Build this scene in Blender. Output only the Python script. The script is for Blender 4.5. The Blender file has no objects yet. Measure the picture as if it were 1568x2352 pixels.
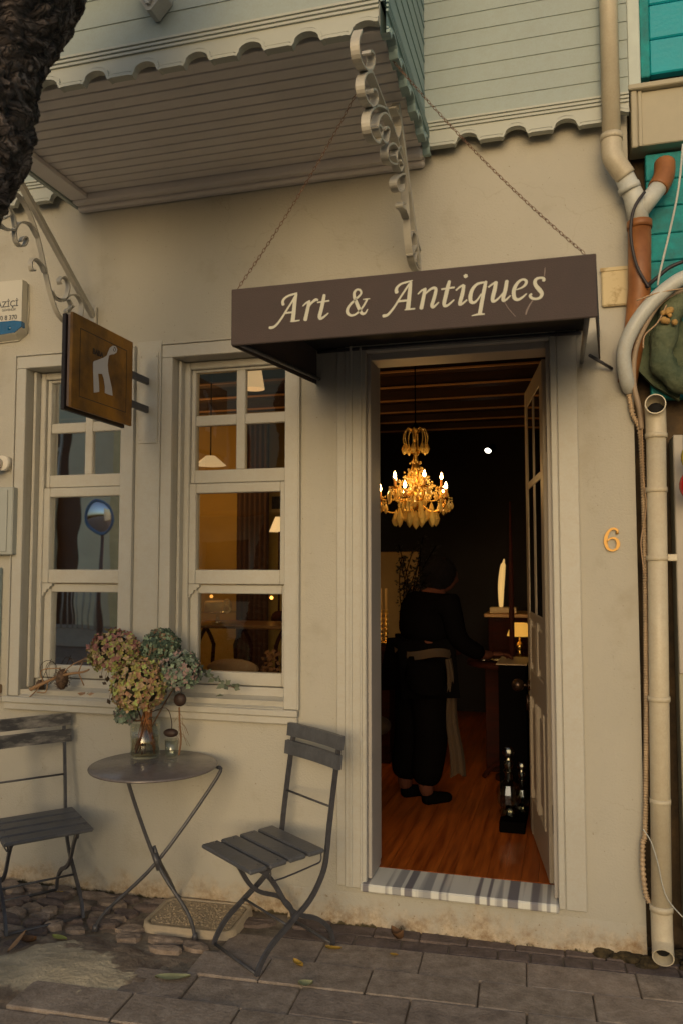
import bpy, bmesh, math, random
from mathutils import Vector, Matrix, noise
random.seed(7)
R = math.radians
sc = bpy.context.scene
# ------------------------------------------------------------------ camera
cam_d = bpy.data.cameras.new('camera'); cam = bpy.data.objects.new('camera', cam_d)
sc.collection.objects.link(cam); sc.camera = cam
CAM = Vector((0, -3.6, 1.59)); YAW = R(15.6); PIT = R(3.8)
cam.location = CAM; cam.rotation_euler = (R(90) + PIT, 0, YAW)
cam_d.sensor_fit = 'HORIZONTAL'; cam_d.sensor_width = 24; cam_d.lens = 1850 / 1568 * 24
cam_d.dof.use_dof = True; cam_d.dof.focus_distance = 3.75; cam_d.dof.aperture_fstop = 2.8
cam_d.clip_end = 300; cam_d.clip_start = 0.05
# ------------------------------------------------------------------ sky and sun
SUN_EL, SUN_AZ = 10, 176      # azimuth clockwise from +y, in degrees
w = bpy.data.worlds.new('World'); sc.world = w; w.use_nodes = True
nt = w.node_tree; bg = nt.nodes['Background']
sky = nt.nodes.new('ShaderNodeTexSky'); sky.sky_type = 'NISHITA'; sky.sun_disc = False
sky.sun_elevation = R(SUN_EL); sky.sun_rotation = R(SUN_AZ)
sky.dust_density = 4.0; sky.air_density = 1.0; sky.ozone_density = 1.2
nt.links.new(sky.outputs[0], bg.inputs[0]); bg.inputs[1].default_value = 0.15
sd = bpy.data.lights.new('sun', 'SUN'); sun = bpy.data.objects.new('sun', sd); sc.collection.objects.link(sun)
sd.energy = 0.31; sd.angle = R(34); sd.color = (0.94, 0.87, 0.75)
az = R(SUN_AZ)
sdir = Vector((math.sin(az) * math.cos(R(SUN_EL)), math.cos(az) * math.cos(R(SUN_EL)), math.sin(R(SUN_EL))))
sun.rotation_euler = sdir.to_track_quat('Z', 'Y').to_euler(); sun.location = (-3, -8, 6)
sc.view_settings.view_transform = 'Standard'; sc.view_settings.look = 'None'
sc.view_settings.gamma = 1; sc.view_settings.exposure = 0.02

# ------------------------------------------------------------------ measuring helpers
_f = Vector((-math.sin(YAW) * math.cos(PIT), math.cos(YAW) * math.cos(PIT), math.sin(PIT)))
_r = Vector((math.cos(YAW), math.sin(YAW), 0)); _u = _r.cross(_f)
def _ray(px, py): return _f + _r * ((px - 784) / 1850) - _u * ((py - 1176) / 1850)
def atY(px, py, y=0.0):
    d = _ray(px, py); return CAM + d * ((y - CAM.y) / d.y)
def atX(px, py, x):
    d = _ray(px, py); return CAM + d * ((x - CAM.x) / d.x)
def atZ(px, py, z=0.0):
    d = _ray(px, py); return CAM + d * ((z - CAM.z) / d.z)

# ------------------------------------------------------------------ materials
MATS = {}
def mat(name, col, rough=0.7, metal=0.0, var=0.12, vscale=6.0, bump=0.0, bscale=60.0, col2=None,
        mask=None, trans=0.0, ior=1.45, emit=None, estr=0.0, coat=0.0, spec=0.5, sheen=0.0, stretch=None, speck=0.0):
    if name in MATS: return MATS[name]
    m = bpy.data.materials.new(name); m.use_nodes = True
    t = m.node_tree; b = t.nodes['Principled BSDF']; L = t.links.new
    b.inputs['Roughness'].default_value = rough; b.inputs['Metallic'].default_value = metal
    b.inputs['Specular IOR Level'].default_value = spec
    b.inputs['Coat Weight'].default_value = coat
    if sheen: b.inputs['Sheen Weight'].default_value = sheen
    if trans: b.inputs['Transmission Weight'].default_value = trans; b.inputs['IOR'].default_value = ior
    tc = t.nodes.new('ShaderNodeTexCoord'); co = tc.outputs['Object']
    if stretch:
        mp = t.nodes.new('ShaderNodeMapping'); mp.inputs['Scale'].default_value = stretch
        L(co, mp.inputs[0]); co = mp.outputs[0]
    n = t.nodes.new('ShaderNodeTexNoise'); n.inputs['Scale'].default_value = vscale
    n.inputs['Detail'].default_value = 6; n.inputs['Roughness'].default_value = 0.6; L(co, n.inputs['Vector'])
    r = t.nodes.new('ShaderNodeValToRGB'); L(n.outputs['Fac'], r.inputs[0])
    c1 = [max(0, c * (1 - var)) for c in col]; c2 = col2 or [min(1, c * (1 + var)) for c in col]
    r.color_ramp.elements[0].position = 0.3; r.color_ramp.elements[1].position = 0.7
    r.color_ramp.elements[0].color = (*c1, 1); r.color_ramp.elements[1].color = (*c2, 1)
    if mask: r.color_ramp.elements[0].position, r.color_ramp.elements[1].position = mask
    if speck:
        n3 = t.nodes.new('ShaderNodeTexNoise'); n3.inputs['Scale'].default_value = 140; n3.inputs['Detail'].default_value = 3; L(tc.outputs['Object'], n3.inputs['Vector'])
        n4 = t.nodes.new('ShaderNodeTexNoise'); n4.inputs['Scale'].default_value = 26; n4.inputs['Detail'].default_value = 8; n4.inputs['Roughness'].default_value = .75; L(tc.outputs['Object'], n4.inputs['Vector'])
        aa = t.nodes.new('ShaderNodeMath'); aa.operation = 'MULTIPLY_ADD'; L(n3.outputs['Fac'], aa.inputs[0]); aa.inputs[1].default_value = .6; L(n4.outputs['Fac'], aa.inputs[2])
        r3 = t.nodes.new('ShaderNodeValToRGB'); L(aa.outputs[0], r3.inputs[0]); r3.color_ramp.elements[0].position = .62; r3.color_ramp.elements[1].position = .92
        k0 = 1 - speck; r3.color_ramp.elements[0].color = (k0, k0 * .96, k0 * .92, 1); r3.color_ramp.elements[1].color = (1, 1, 1, 1)
        mm = t.nodes.new('ShaderNodeMix'); mm.data_type = 'RGBA'; mm.blend_type = 'MULTIPLY'; mm.inputs[0].default_value = 1
        L(r.outputs[0], mm.inputs[6]); L(r3.outputs[0], mm.inputs[7]); L(mm.outputs[2], b.inputs['Base Color'])
    else: L(r.outputs[0], b.inputs['Base Color'])
    if rough > 0.05 and not trans:
        mr = t.nodes.new('ShaderNodeMapRange'); L(n.outputs['Fac'], mr.inputs[0])
        mr.inputs[1].default_value = 0.25; mr.inputs[2].default_value = 0.75
        mr.inputs[3].default_value = rough * 0.85; mr.inputs[4].default_value = min(1, rough * 1.15)
        L(mr.outputs[0], b.inputs['Roughness'])
    if bump:
        n2 = t.nodes.new('ShaderNodeTexNoise'); n2.inputs['Scale'].default_value = bscale
        n2.inputs['Detail'].default_value = 5; L(co, n2.inputs['Vector'])
        bp = t.nodes.new('ShaderNodeBump'); bp.inputs['Strength'].default_value = bump
        bp.inputs['Distance'].default_value = 0.01
        L(n2.outputs['Fac'], bp.inputs['Height']); L(bp.outputs[0], b.inputs['Normal'])
    if emit:
        b.inputs['Emission Color'].default_value = (*emit, 1); b.inputs['Emission Strength'].default_value = estr
    MATS[name] = m; return m

def wall_mat():
    m = bpy.data.materials.new('painted_render'); m.use_nodes = True
    t = m.node_tree; b = t.nodes['Principled BSDF']; L = t.links.new; N = t.nodes.new
    tc = N('ShaderNodeTexCoord'); co = tc.outputs['Object']
    def noi(s, d=5, r=0.6):
        n = N('ShaderNodeTexNoise'); n.inputs['Scale'].default_value = s; n.inputs['Detail'].default_value = d
        n.inputs['Roughness'].default_value = r; L(co, n.inputs['Vector']); return n.outputs['Fac']
    def ramp(f, p0, p1, c0, c1):
        r = N('ShaderNodeValToRGB'); L(f, r.inputs[0]); e = r.color_ramp.elements
        e[0].position = p0; e[1].position = p1; e[0].color = (*c0, 1); e[1].color = (*c1, 1); return r.outputs[0]
    def mix(f, a, c):
        x = N('ShaderNodeMix'); x.data_type = 'RGBA'; L(f, x.inputs[0]); L(a, x.inputs[6]); L(c, x.inputs[7]); return x.outputs[2]
    base = ramp(noi(1.6), 0.3, 0.7, (0.45, 0.43, 0.37), (0.50, 0.475, 0.41))
    # splash stains in the bottom half metre, with ragged edges
    sx = N('ShaderNodeSeparateXYZ'); L(co, sx.inputs[0])
    ma = N('ShaderNodeMath'); ma.operation = 'MULTIPLY_ADD'; L(sx.outputs['Z'], ma.inputs[0]); ma.inputs[1].default_value = -2.6; ma.inputs[2].default_value = 0.50
    ad = N('ShaderNodeMath'); ad.operation = 'ADD'; L(ma.outputs[0], ad.inputs[0]); L(noi(7, 8, .7), ad.inputs[1])
    f1 = ramp(ad.outputs[0], 0.72, 1.08, (0, 0, 0), (1, 1, 1))
    dirt = ramp(noi(22, 8, .75), 0.36, 0.62, (0.30, 0.20, 0.11), (0.60, 0.50, 0.36))
    c = mix(f1, base, dirt)
    ma2 = N('ShaderNodeMath'); ma2.operation = 'MULTIPLY_ADD'; L(sx.outputs['Z'], ma2.inputs[0]); ma2.inputs[1].default_value = -10; ma2.inputs[2].default_value = 0.42
    ad2 = N('ShaderNodeMath'); ad2.operation = 'ADD'; L(ma2.outputs[0], ad2.inputs[0]); L(noi(13, 8, .7), ad2.inputs[1])
    f2 = ramp(ad2.outputs[0], 0.92, 1.02, (0, 0, 0), (1, 1, 1))
    moss = ramp(noi(60), 0.3, 0.7, (0.035, 0.03, 0.015), (0.11, 0.08, 0.035))
    c = mix(f2, c, moss)
    ms = N('ShaderNodeMapping'); ms.inputs['Scale'].default_value = (9, 9, .7); L(co, ms.inputs[0])
    ns = N('ShaderNodeTexNoise'); ns.inputs['Scale'].default_value = 1.0; ns.inputs['Detail'].default_value = 9; ns.inputs['Roughness'].default_value = .7; L(ms.outputs[0], ns.inputs['Vector'])
    st = ramp(ns.outputs['Fac'], .28, .42, (.95, .94, .92), (1, 1, 1))
    sp = ramp(noi(75, 2), .27, .31, (.62, .55, .45), (1, 1, 1))
    def mul(a_, b_):
        x = N('ShaderNodeMix'); x.data_type = 'RGBA'; x.blend_type = 'MULTIPLY'; x.inputs[0].default_value = 1; L(a_, x.inputs[6]); L(b_, x.inputs[7]); return x.outputs[2]
    vo = N('ShaderNodeTexVoronoi'); vo.feature = 'DISTANCE_TO_EDGE'; vo.inputs['Scale'].default_value = 1.3
    dv = N('ShaderNodeVectorMath'); dv.operation = 'ADD'; nn_ = N('ShaderNodeTexNoise'); nn_.inputs['Scale'].default_value = 4; nn_.inputs['Detail'].default_value = 8; L(co, nn_.inputs['Vector'])
    sc3 = N('ShaderNodeVectorMath'); sc3.operation = 'SCALE'; sc3.inputs['Scale'].default_value = .35; L(nn_.outputs['Color'], sc3.inputs[0]); L(co, dv.inputs[0]); L(sc3.outputs[0], dv.inputs[1]); L(dv.outputs[0], vo.inputs['Vector'])
    ck = ramp(vo.outputs['Distance'], .001, .004, (.91, .89, .86), (1, 1, 1))
    gate = ramp(noi(1.1, 3), .50, .56, (0, 0, 0), (1, 1, 1)); wh = N('ShaderNodeRGB'); wh.outputs[0].default_value = (1, 1, 1, 1)
    ck = mix(gate, wh.outputs[0], ck)
    pt = ramp(noi(3.2, 7, .65), .30, .44, (.90, .87, .83), (1, 1, 1))
    c = mul(mul(mul(mul(c, st), sp), ck), pt)
    L(c, b.inputs['Base Color']); b.inputs['Roughness'].default_value = 0.85
    a = N('ShaderNodeMath'); a.operation = 'MULTIPLY_ADD'; L(noi(9, 6), a.inputs[0]); a.inputs[1].default_value = 0.8; L(noi(110, 4), a.inputs[2])
    bp = N('ShaderNodeBump'); bp.inputs['Strength'].default_value = 0.28; bp.inputs['Distance'].default_value = 0.012
    L(a.outputs[0], bp.inputs['Height']); L(bp.outputs[0], b.inputs['Normal'])
    return m
M_WALL = wall_mat()
M_TRIM = mat('cream_trim_paint', (0.50, 0.49, 0.44), 0.5, var=0.05, vscale=3, bump=0.08, bscale=40, speck=.04)
M_SIDING = mat('pale_siding_paint', (0.355, 0.42, 0.405), 0.55, var=0.05, vscale=2.5, bump=0.08, bscale=50, speck=.05)
M_APRON = mat('apron_paint', (0.46, 0.48, 0.43), 0.5, var=0.05, vscale=3, bump=0.08, bscale=40)
M_BAYSIDE = mat('green_grey_siding', (0.29, 0.40, 0.39), 0.55, var=0.05, vscale=2.5)
M_SOFFIT = mat('soffit_paint', (0.72, 0.68, 0.66), 0.7, var=0.06, vscale=4, bump=0.1)
M_GROOVE = mat('dark_groove', (0.05, 0.035, 0.03), 0.9)
M_IRON = mat('cream_painted_iron', (0.52, 0.49, 0.42), 0.45, var=0.08, vscale=20, bump=0.1)
M_CANVAS = mat('charcoal_canvas', (0.075, 0.056, 0.053), 0.9, var=0.14, vscale=9, bump=0.25, bscale=220)
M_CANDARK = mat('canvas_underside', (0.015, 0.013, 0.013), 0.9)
M_LETTER = mat('letter_paint', (0.60, 0.59, 0.49), 0.7, var=0.05)
M_METAL = mat('dark_grey_paint', (0.070, 0.070, 0.080), 0.38, var=0.25, vscale=30, bump=0.12, bscale=90, spec=0.6, speck=.14)
M_SLAT = mat('grey_painted_slat', (0.10, 0.105, 0.118), 0.42, var=0.22, vscale=14, bump=0.15, bscale=60, spec=0.6, speck=.14)
M_TOP = mat('table_top_paint', (0.17, 0.15, 0.15), 0.22, var=0.12, vscale=12, spec=0.8, speck=.14)
M_STONE = mat('pavement_slab', (0.35, 0.285, 0.235), 0.9, var=0.22, vscale=9, bump=0.5, bscale=70, col2=(0.47, 0.39, 0.325), speck=.28)
M_STONE2 = mat('pavement_slab_dark', (0.285, 0.23, 0.195), 0.9, var=0.25, vscale=11, bump=0.5, bscale=70, col2=(0.41, 0.34, 0.285), speck=.28)
M_STONE3 = mat('pavement_slab_mid', (0.32, 0.26, 0.21), 0.9, var=0.25, vscale=14, bump=0.5, bscale=90, col2=(0.45, 0.375, 0.31), speck=.28)
M_BRICKD = mat('dark_paver', (0.17, 0.13, 0.115), 0.9, var=0.3, vscale=14, bump=0.6, bscale=60, speck=.28)
M_COBBLE = mat('cobble', (0.26, 0.20, 0.16), 0.9, var=0.3, vscale=12, bump=0.8, bscale=40, col2=(0.42, 0.33, 0.26), speck=.28)
M_DIRT = mat('packed_dirt', (0.15, 0.12, 0.09), 0.95, var=0.3, vscale=9, bump=0.9, bscale=50, col2=(0.30, 0.25, 0.19))
M_SAND = mat('sandy_mortar', (0.20, 0.165, 0.115), 0.95, var=0.2, vscale=5, bump=0.9, bscale=45, col2=(0.34, 0.285, 0.195))
M_PVC = mat('cream_plastic_pipe', (0.60, 0.54, 0.41), 0.45, var=0.10, vscale=3, speck=.08)
M_PVCW = mat('white_plastic_pipe', (0.56, 0.58, 0.55), 0.45, var=0.10, vscale=4, speck=.08)
M_BROWN = mat('rusty_brown_pipe', (0.26, 0.095, 0.03), 0.5, var=0.35, vscale=7, col2=(0.42, 0.17, 0.055))
M_HOLE = mat('black_hole', (0.006, 0.005, 0.004), 0.95)
M_TEAL = mat('turquoise_boards', (0.0, 0.34, 0.42), 0.5, var=0.12, vscale=5, bump=0.15)
M_TEALD = mat('turquoise_shabby', (0.01, 0.24, 0.25), 0.7, var=0.35, vscale=16, bump=0.5)
M_FLOOR = mat('orange_floorboard', (0.27, 0.055, 0.008), 0.34, var=0.35, vscale=3.0, stretch=(12, 0.8, 1), col2=(0.46, 0.12, 0.018), spec=0.5)
M_AMBER = mat('amber_wall', (0.42, 0.27, 0.06), 0.8, var=0.12, vscale=3)
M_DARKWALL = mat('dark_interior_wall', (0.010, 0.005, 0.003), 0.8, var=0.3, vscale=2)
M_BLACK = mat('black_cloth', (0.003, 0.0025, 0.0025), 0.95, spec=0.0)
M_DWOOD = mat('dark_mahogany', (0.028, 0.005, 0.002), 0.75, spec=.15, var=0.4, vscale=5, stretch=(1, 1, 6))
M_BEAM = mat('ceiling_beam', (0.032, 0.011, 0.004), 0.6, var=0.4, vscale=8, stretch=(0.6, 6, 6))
M_BEAML = mat('lit_beam_paint', (0.42, 0.22, 0.09), 0.6, var=0.2)
M_BRASS = mat('brass', (0.75, 0.44, 0.10), 0.28, metal=1.0, var=0.15)
M_CRYS = mat('crystal', (0.95, 0.68, 0.22), 0.05, trans=0.45, ior=1.6, emit=(1, 0.50, 0.10), estr=0.0)
M_GLASS = mat('clear_glass', (0.93, 0.97, 0.94), 0.02, trans=1.0, ior=1.45, var=0.0)
def pane_mat(name='window_glass', base=0.10):
    m = bpy.data.materials.new(name); m.use_nodes = True
    t = m.node_tree; t.nodes.clear(); N = t.nodes.new; L = t.links.new
    o = N('ShaderNodeOutputMaterial'); mx = N('ShaderNodeMixShader'); tr = N('ShaderNodeBsdfTransparent')
    gl = N('ShaderNodeBsdfGlossy'); gl.inputs['Roughness'].default_value = 0.012; gl.inputs['Color'].default_value = (0.95, 0.97, 0.95, 1)
    tr.inputs[0].default_value = (0.86, 0.86, 0.80, 1)
    fr = N('ShaderNodeFresnel'); fr.inputs[0].default_value = 1.52
    ad = N('ShaderNodeMath'); ad.operation = 'ADD'; ad.use_clamp = True; ad.inputs[1].default_value = base
    tc = N('ShaderNodeTexCoord'); n = N('ShaderNodeTexNoise'); n.inputs['Scale'].default_value = 3.5; n.inputs['Detail'].default_value = 1
    bp = N('ShaderNodeBump'); bp.inputs['Strength'].default_value = 0.045; bp.inputs['Distance'].default_value = 0.02
    L(tc.outputs['Object'], n.inputs['Vector']); L(n.outputs['Fac'], bp.inputs['Height']); L(bp.outputs[0], gl.inputs['Normal'])
    L(fr.outputs[0], ad.inputs[0]); L(ad.outputs[0], mx.inputs[0]); L(tr.outputs[0], mx.inputs[1]); L(gl.outputs[0], mx.inputs[2])
    L(mx.outputs[0], o.inputs[0]); return m
def thin_glass(name, col, base):
    m = pane_mat(name, base); t = m.node_tree
    for n in list(t.nodes):
        if n.type == 'BSDF_TRANSPARENT': n.inputs[0].default_value = (*col, 1)
        if n.type == 'FRESNEL': old = n
    lw = t.nodes.new('ShaderNodeLayerWeight'); lw.inputs[0].default_value = 0.35
    pw = t.nodes.new('ShaderNodeMath'); pw.operation = 'POWER'; pw.inputs[1].default_value = 3.5
    t.links.new(lw.outputs['Facing'], pw.inputs[0])
    for n in t.nodes:
        if n.type == 'MATH' and n.operation == 'ADD': t.links.new(pw.outputs[0], n.inputs[0])
    return m
M_PANE = pane_mat(base=0.07)
M_GLASS = thin_glass('clear_glass', (.93, .95, .92), .09); M_WATER = thin_glass('vase_water', (.86, .80, .68), .0)
M_PANE1 = pane_mat('window_glass_reflective', 0.66)
def emat(name, col, s):
    return mat(name, tuple(c * .5 for c in col), 0.6, emit=col, estr=s)

# ------------------------------------------------------------------ mesh helpers
def smooth_path(pts, k=6):
    pts = [Vector(p) for p in pts]
    if len(pts) < 3: return pts
    out = []
    for i in range(len(pts) - 1):
        p0 = pts[max(i - 1, 0)]; p1 = pts[i]; p2 = pts[i + 1]; p3 = pts[min(i + 2, len(pts) - 1)]
        for j in range(k):
            t = j / k
            out.append(0.5 * ((2 * p1) + (-p0 + p2) * t + (2 * p0 - 5 * p1 + 4 * p2 - p3) * t * t + (-p0 + 3 * p1 - 3 * p2 + p3) * t ** 3))
    out.append(pts[-1]); return out

class MB:
    def __init__(s): s.v = []; s.f = []; s.m = []; s.sm = []; s.mi = 0; s.smooth = False
    def add(s, vs, fs, smooth=None):
        o = len(s.v); s.v += [tuple(v) for v in vs]
        for f in fs:
            s.f.append([i + o for i in f]); s.m.append(s.mi); s.sm.append(s.smooth if smooth is None else smooth)
        return s
    def box(s, x0, x1, y0, y1, z0, z1, M=None):
        vs = [Vector((x, y, z)) for z in (z0, z1) for y in (y0, y1) for x in (x0, x1)]
        if M: vs = [M @ v for v in vs]
        return s.add(vs, [(0, 2, 3, 1), (4, 5, 7, 6), (0, 1, 5, 4), (2, 6, 7, 3), (0, 4, 6, 2), (1, 3, 7, 5)], False)
    def rbox(s, x0, x1, y0, y1, z0, z1, b=0.004, M=None):   # bevelled box
        bm = bmesh.new(); bmesh.ops.create_cube(bm, size=1)
        for v in bm.verts: v.co = Vector(((x0 + x1) / 2 + v.co.x * (x1 - x0), (y0 + y1) / 2 + v.co.y * (y1 - y0), (z0 + z1) / 2 + v.co.z * (z1 - z0)))
        b = min(b, abs(x1 - x0) * .3, abs(y1 - y0) * .3, abs(z1 - z0) * .3)
        bmesh.ops.bevel(bm, geom=bm.edges[:], offset=b, segments=1, affect='EDGES')
        bm.verts.index_update(); vs = [(M @ v.co if M else v.co.copy()) for v in bm.verts]
        fs = [[v.index for v in f.verts] for f in bm.faces]; bm.free(); return s.add(vs, fs, False)
    def tube(s, pts, r, n=8, cap=True, smooth=True):
        pts = [Vector(p) for p in pts]; rs = r if isinstance(r, (list, tuple)) else [r] * len(pts)
        vs = []; fs = []; prev = None
        for i, p in enumerate(pts):
            t = (pts[min(i + 1, len(pts) - 1)] - pts[max(i - 1, 0)])
            t = t.normalized() if t.length > 1e-9 else Vector((0, 0, 1))
            if prev is None:
                a = Vector((0, 0, 1)) if abs(t.z) < .9 else Vector((1, 0, 0)); u = t.cross(a).normalized()
            else:
                u = prev - t * prev.dot(t); u = u.normalized() if u.length > 1e-6 else t.orthogonal().normalized()
            prev = u; v = t.cross(u)
            for k in range(n):
                a = 2 * math.pi * k / n; vs.append(p + (u * math.cos(a) + v * math.sin(a)) * rs[i])
        for i in range(len(pts) - 1):
            for k in range(n):
                k2 = (k + 1) % n; fs.append((i * n + k, i * n + k2, (i + 1) * n + k2, (i + 1) * n + k))
        s.add(vs, fs, smooth)
        if cap:
            o = len(s.v) - len(vs)
            for ring in (list(range(n))[::-1], list(range((len(pts) - 1) * n, len(pts) * n))):
                s.f.append([o + q for q in ring]); s.m.append(s.mi); s.sm.append(False)
        return s
    def lathe(s, prof, n=20, M=None, smooth=True):       # prof: [(r,z)]
        vs = []; fs = []
        for r, z in prof:
            for k in range(n):
                a = 2 * math.pi * k / n; p = Vector((r * math.cos(a), r * math.sin(a), z)); vs.append(M @ p if M else p)
        for i in range(len(prof) - 1):
            for k in range(n):
                k2 = (k + 1) % n; fs.append((i * n + k, i * n + k2, (i + 1) * n + k2, (i + 1) * n + k))
        return s.add(vs, fs, smooth)
    def ball(s, c, r, n=8, sc=(1, 1, 1), M=None):
        prof = [(max(1e-4, math.sin(math.pi * i / n)) * r, -math.cos(math.pi * i / n) * r) for i in range(n + 1)]
        T = Matrix.Translation(c) @ (M or Matrix()) @ Matrix.Diagonal((*sc, 1)); return s.lathe(prof, n * 2 if n < 9 else n + 4, T)
    def sweep_rect(s, pts, wv, th):
        """flat bar along pts: half width vector wv, thickness th across"""
        pts = [Vector(p) for p in pts]; wv = Vector(wv); vs = []; fs = []
        for i, p in enumerate(pts):
            t = (pts[min(i + 1, len(pts) - 1)] - pts[max(i - 1, 0)]).normalized()
            nrm = t.cross(wv).normalized() * (th / 2 if not isinstance(th, (list, tuple)) else th[i] / 2)
            vs += [p + wv + nrm, p - wv + nrm, p - wv - nrm, p + wv - nrm]
        for i in range(len(pts) - 1):
            for k in range(4):
                k2 = (k + 1) % 4; fs.append((i * 4 + k, i * 4 + k2, (i + 1) * 4 + k2, (i + 1) * 4 + k))
        fs += [(3, 2, 1, 0), tuple((len(pts) - 1) * 4 + k for k in range(4))]
        return s.add(vs, fs, False)
    def prism(s, poly, d, M=None):     # poly: 3d points, d: extrude vector
        poly = [Vector(p) for p in poly]; n = len(poly); d = Vector(d)
        vs = poly + [p + d for p in poly]
        if M: vs = [M @ v for v in vs]
        fs = [tuple(range(n)), tuple(range(2 * n - 1, n - 1, -1))] + [(i, i + n, (i + 1) % n + n, (i + 1) % n) for i in range(n)]
        return s.add(vs, fs, False)
    def build(s, name, ms, parent=None, loc=None, recalc=True):
        me = bpy.data.meshes.new(name)
        o = bpy.data.objects.new(name, me); sc.collection.objects.link(o)
        off = Vector(loc) if loc else Vector((0, 0, 0))
        me.from_pydata([Vector(v) - off for v in s.v], [], s.f)
        for m in (ms if isinstance(ms, (list, tuple)) else [ms]): me.materials.append(m)
        me.polygons.foreach_set('material_index', s.m); me.polygons.foreach_set('use_smooth', s.sm)
        if recalc:
            bm = bmesh.new(); bm.from_mesh(me); bmesh.ops.recalc_face_normals(bm, faces=bm.faces); bm.to_mesh(me); bm.free()
        me.update()
        if loc: o.location = off
        if parent:
            o.parent = parent
            if loc or True:
                o.matrix_parent_inverse = Matrix.Translation(-Vector(parent_world(parent)))
        return o
def parent_world(p):
    v = Vector(p.location)
    if p.parent: v = v + parent_world(p.parent) - Vector(parent_world(p.parent)) if False else world_loc(p)
    return v
def world_loc(o):
    # all parents here are translated only; children store world-space geometry
    m = Matrix.Translation(o.location)
    if o.parent: m = world_mat(o.parent) @ o.matrix_parent_inverse @ m
    return m.translation
def world_mat(o):
    m = Matrix.Translation(o.location)
    if o.parent: m = world_mat(o.parent) @ o.matrix_parent_inverse @ m
    return m
def tag(o, label=None, cat=None, group=None, kind=None):
    if label: o['label'] = label
    if cat: o['category'] = cat
    if group: o['group'] = group
    if kind: o['kind'] = kind
    return o
def empty(name, loc, label, cat, group=None):
    o = bpy.data.objects.new(name, None); sc.collection.objects.link(o); o.location = loc; o.empty_display_size = .1
    return tag(o, label, cat, group)

# ------------------------------------------------------------------ ground
ROT = Matrix.Translation((-0.2, 0, 0)) @ Matrix.Rotation(R(2.9), 4, 'Z') @ Matrix.Translation((0.2, 0, 0))
g = MB(); g.add([(-30, -30, -.013), (30, -30, -.013), (30, 30, -.013), (-30, 30, -.013)], [(0, 1, 2, 3)])
tag(g.build('ground', M_DIRT), kind='structure')
def in_patch(x, y):      # the worn patch left of the slabs
    # boundary polyline from (-1.40,-.33) to (-2.02,-1.0)
    if y > -0.33: return x < -1.36 + 0.10 * math.sin(y * 30)
    return x < -1.38 + (y + 0.33) * 1.02
pv = MB()
def slab(x0, x1, y0, y1, mi, gap=.0035, clip=False, h=0.0):
    pv.mi = mi; h += random.uniform(-.0025, .0025)
    tilt = random.uniform(-.004, .004)
    M = ROT @ Matrix.Rotation(tilt, 4, 'Y')
    pv.rbox(x0 + gap, x1 - gap, y0 + gap, y1 - gap, -.05, h, .004, M)
rows = [(-.175, -.365), (-.365, -.555), (-.555, -.745), (-.745, -.935), (-.935, -1.125), (-1.125, -1.315), (-1.315, -1.5), (-1.5, -1.69), (-1.69, -1.88), (-1.88, -2.07), (-2.07, -2.26), (-2.26, -2.45), (-2.45, -2.64), (-2.64, -2.83), (-2.83, -3.1), (-3.1, -3.4), (-3.4, -3.8), (-3.8, -4.3)]
for i, (ya, yb) in enumerate(rows):
    off = -.61 if i % 2 == 0 else -.785
    k0 = -12
    for k in range(k0, 10):
        x0 = off + k * .415 + .0; x1 = x0 + .415
        xm, ym = (x0 + x1) / 2, (ya + yb) / 2
        p = ROT @ Vector((x0, ym, 0)); q = ROT @ Vector((x1, ym, 0))
        if p.y > -1.02 and in_patch(q.x - .12, q.y): continue
        if p.y > -.93 and in_patch(p.x, p.y):         # cut slab at the patch edge
            while in_patch(x0, ym): x0 += .02
        if x1 > 2.4: continue
        slab(x0, x1, yb, ya, random.choice([0, 0, 1, 2, 2]), gap=random.choice([.002, .003, .004]))
# one wide slab in front of the manhole, dark small pavers along the wall
x = -1.22
while x < .9:
    wd = random.choice([.20, .13, .20, .11]); slab(x, x + wd, -.168, -.085, 3, gap=.003, h=-.004)
    x += wd
x = -1.20
while x < .9:
    wd = random.choice([.20, .22, .16]); slab(x, x + wd, -.082, .01, 3, gap=.002, h=-.002)
    x += wd
tag(pv.build('pavement', [M_STONE, M_STONE2, M_STONE3, M_BRICKD]), kind='structure')
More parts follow.
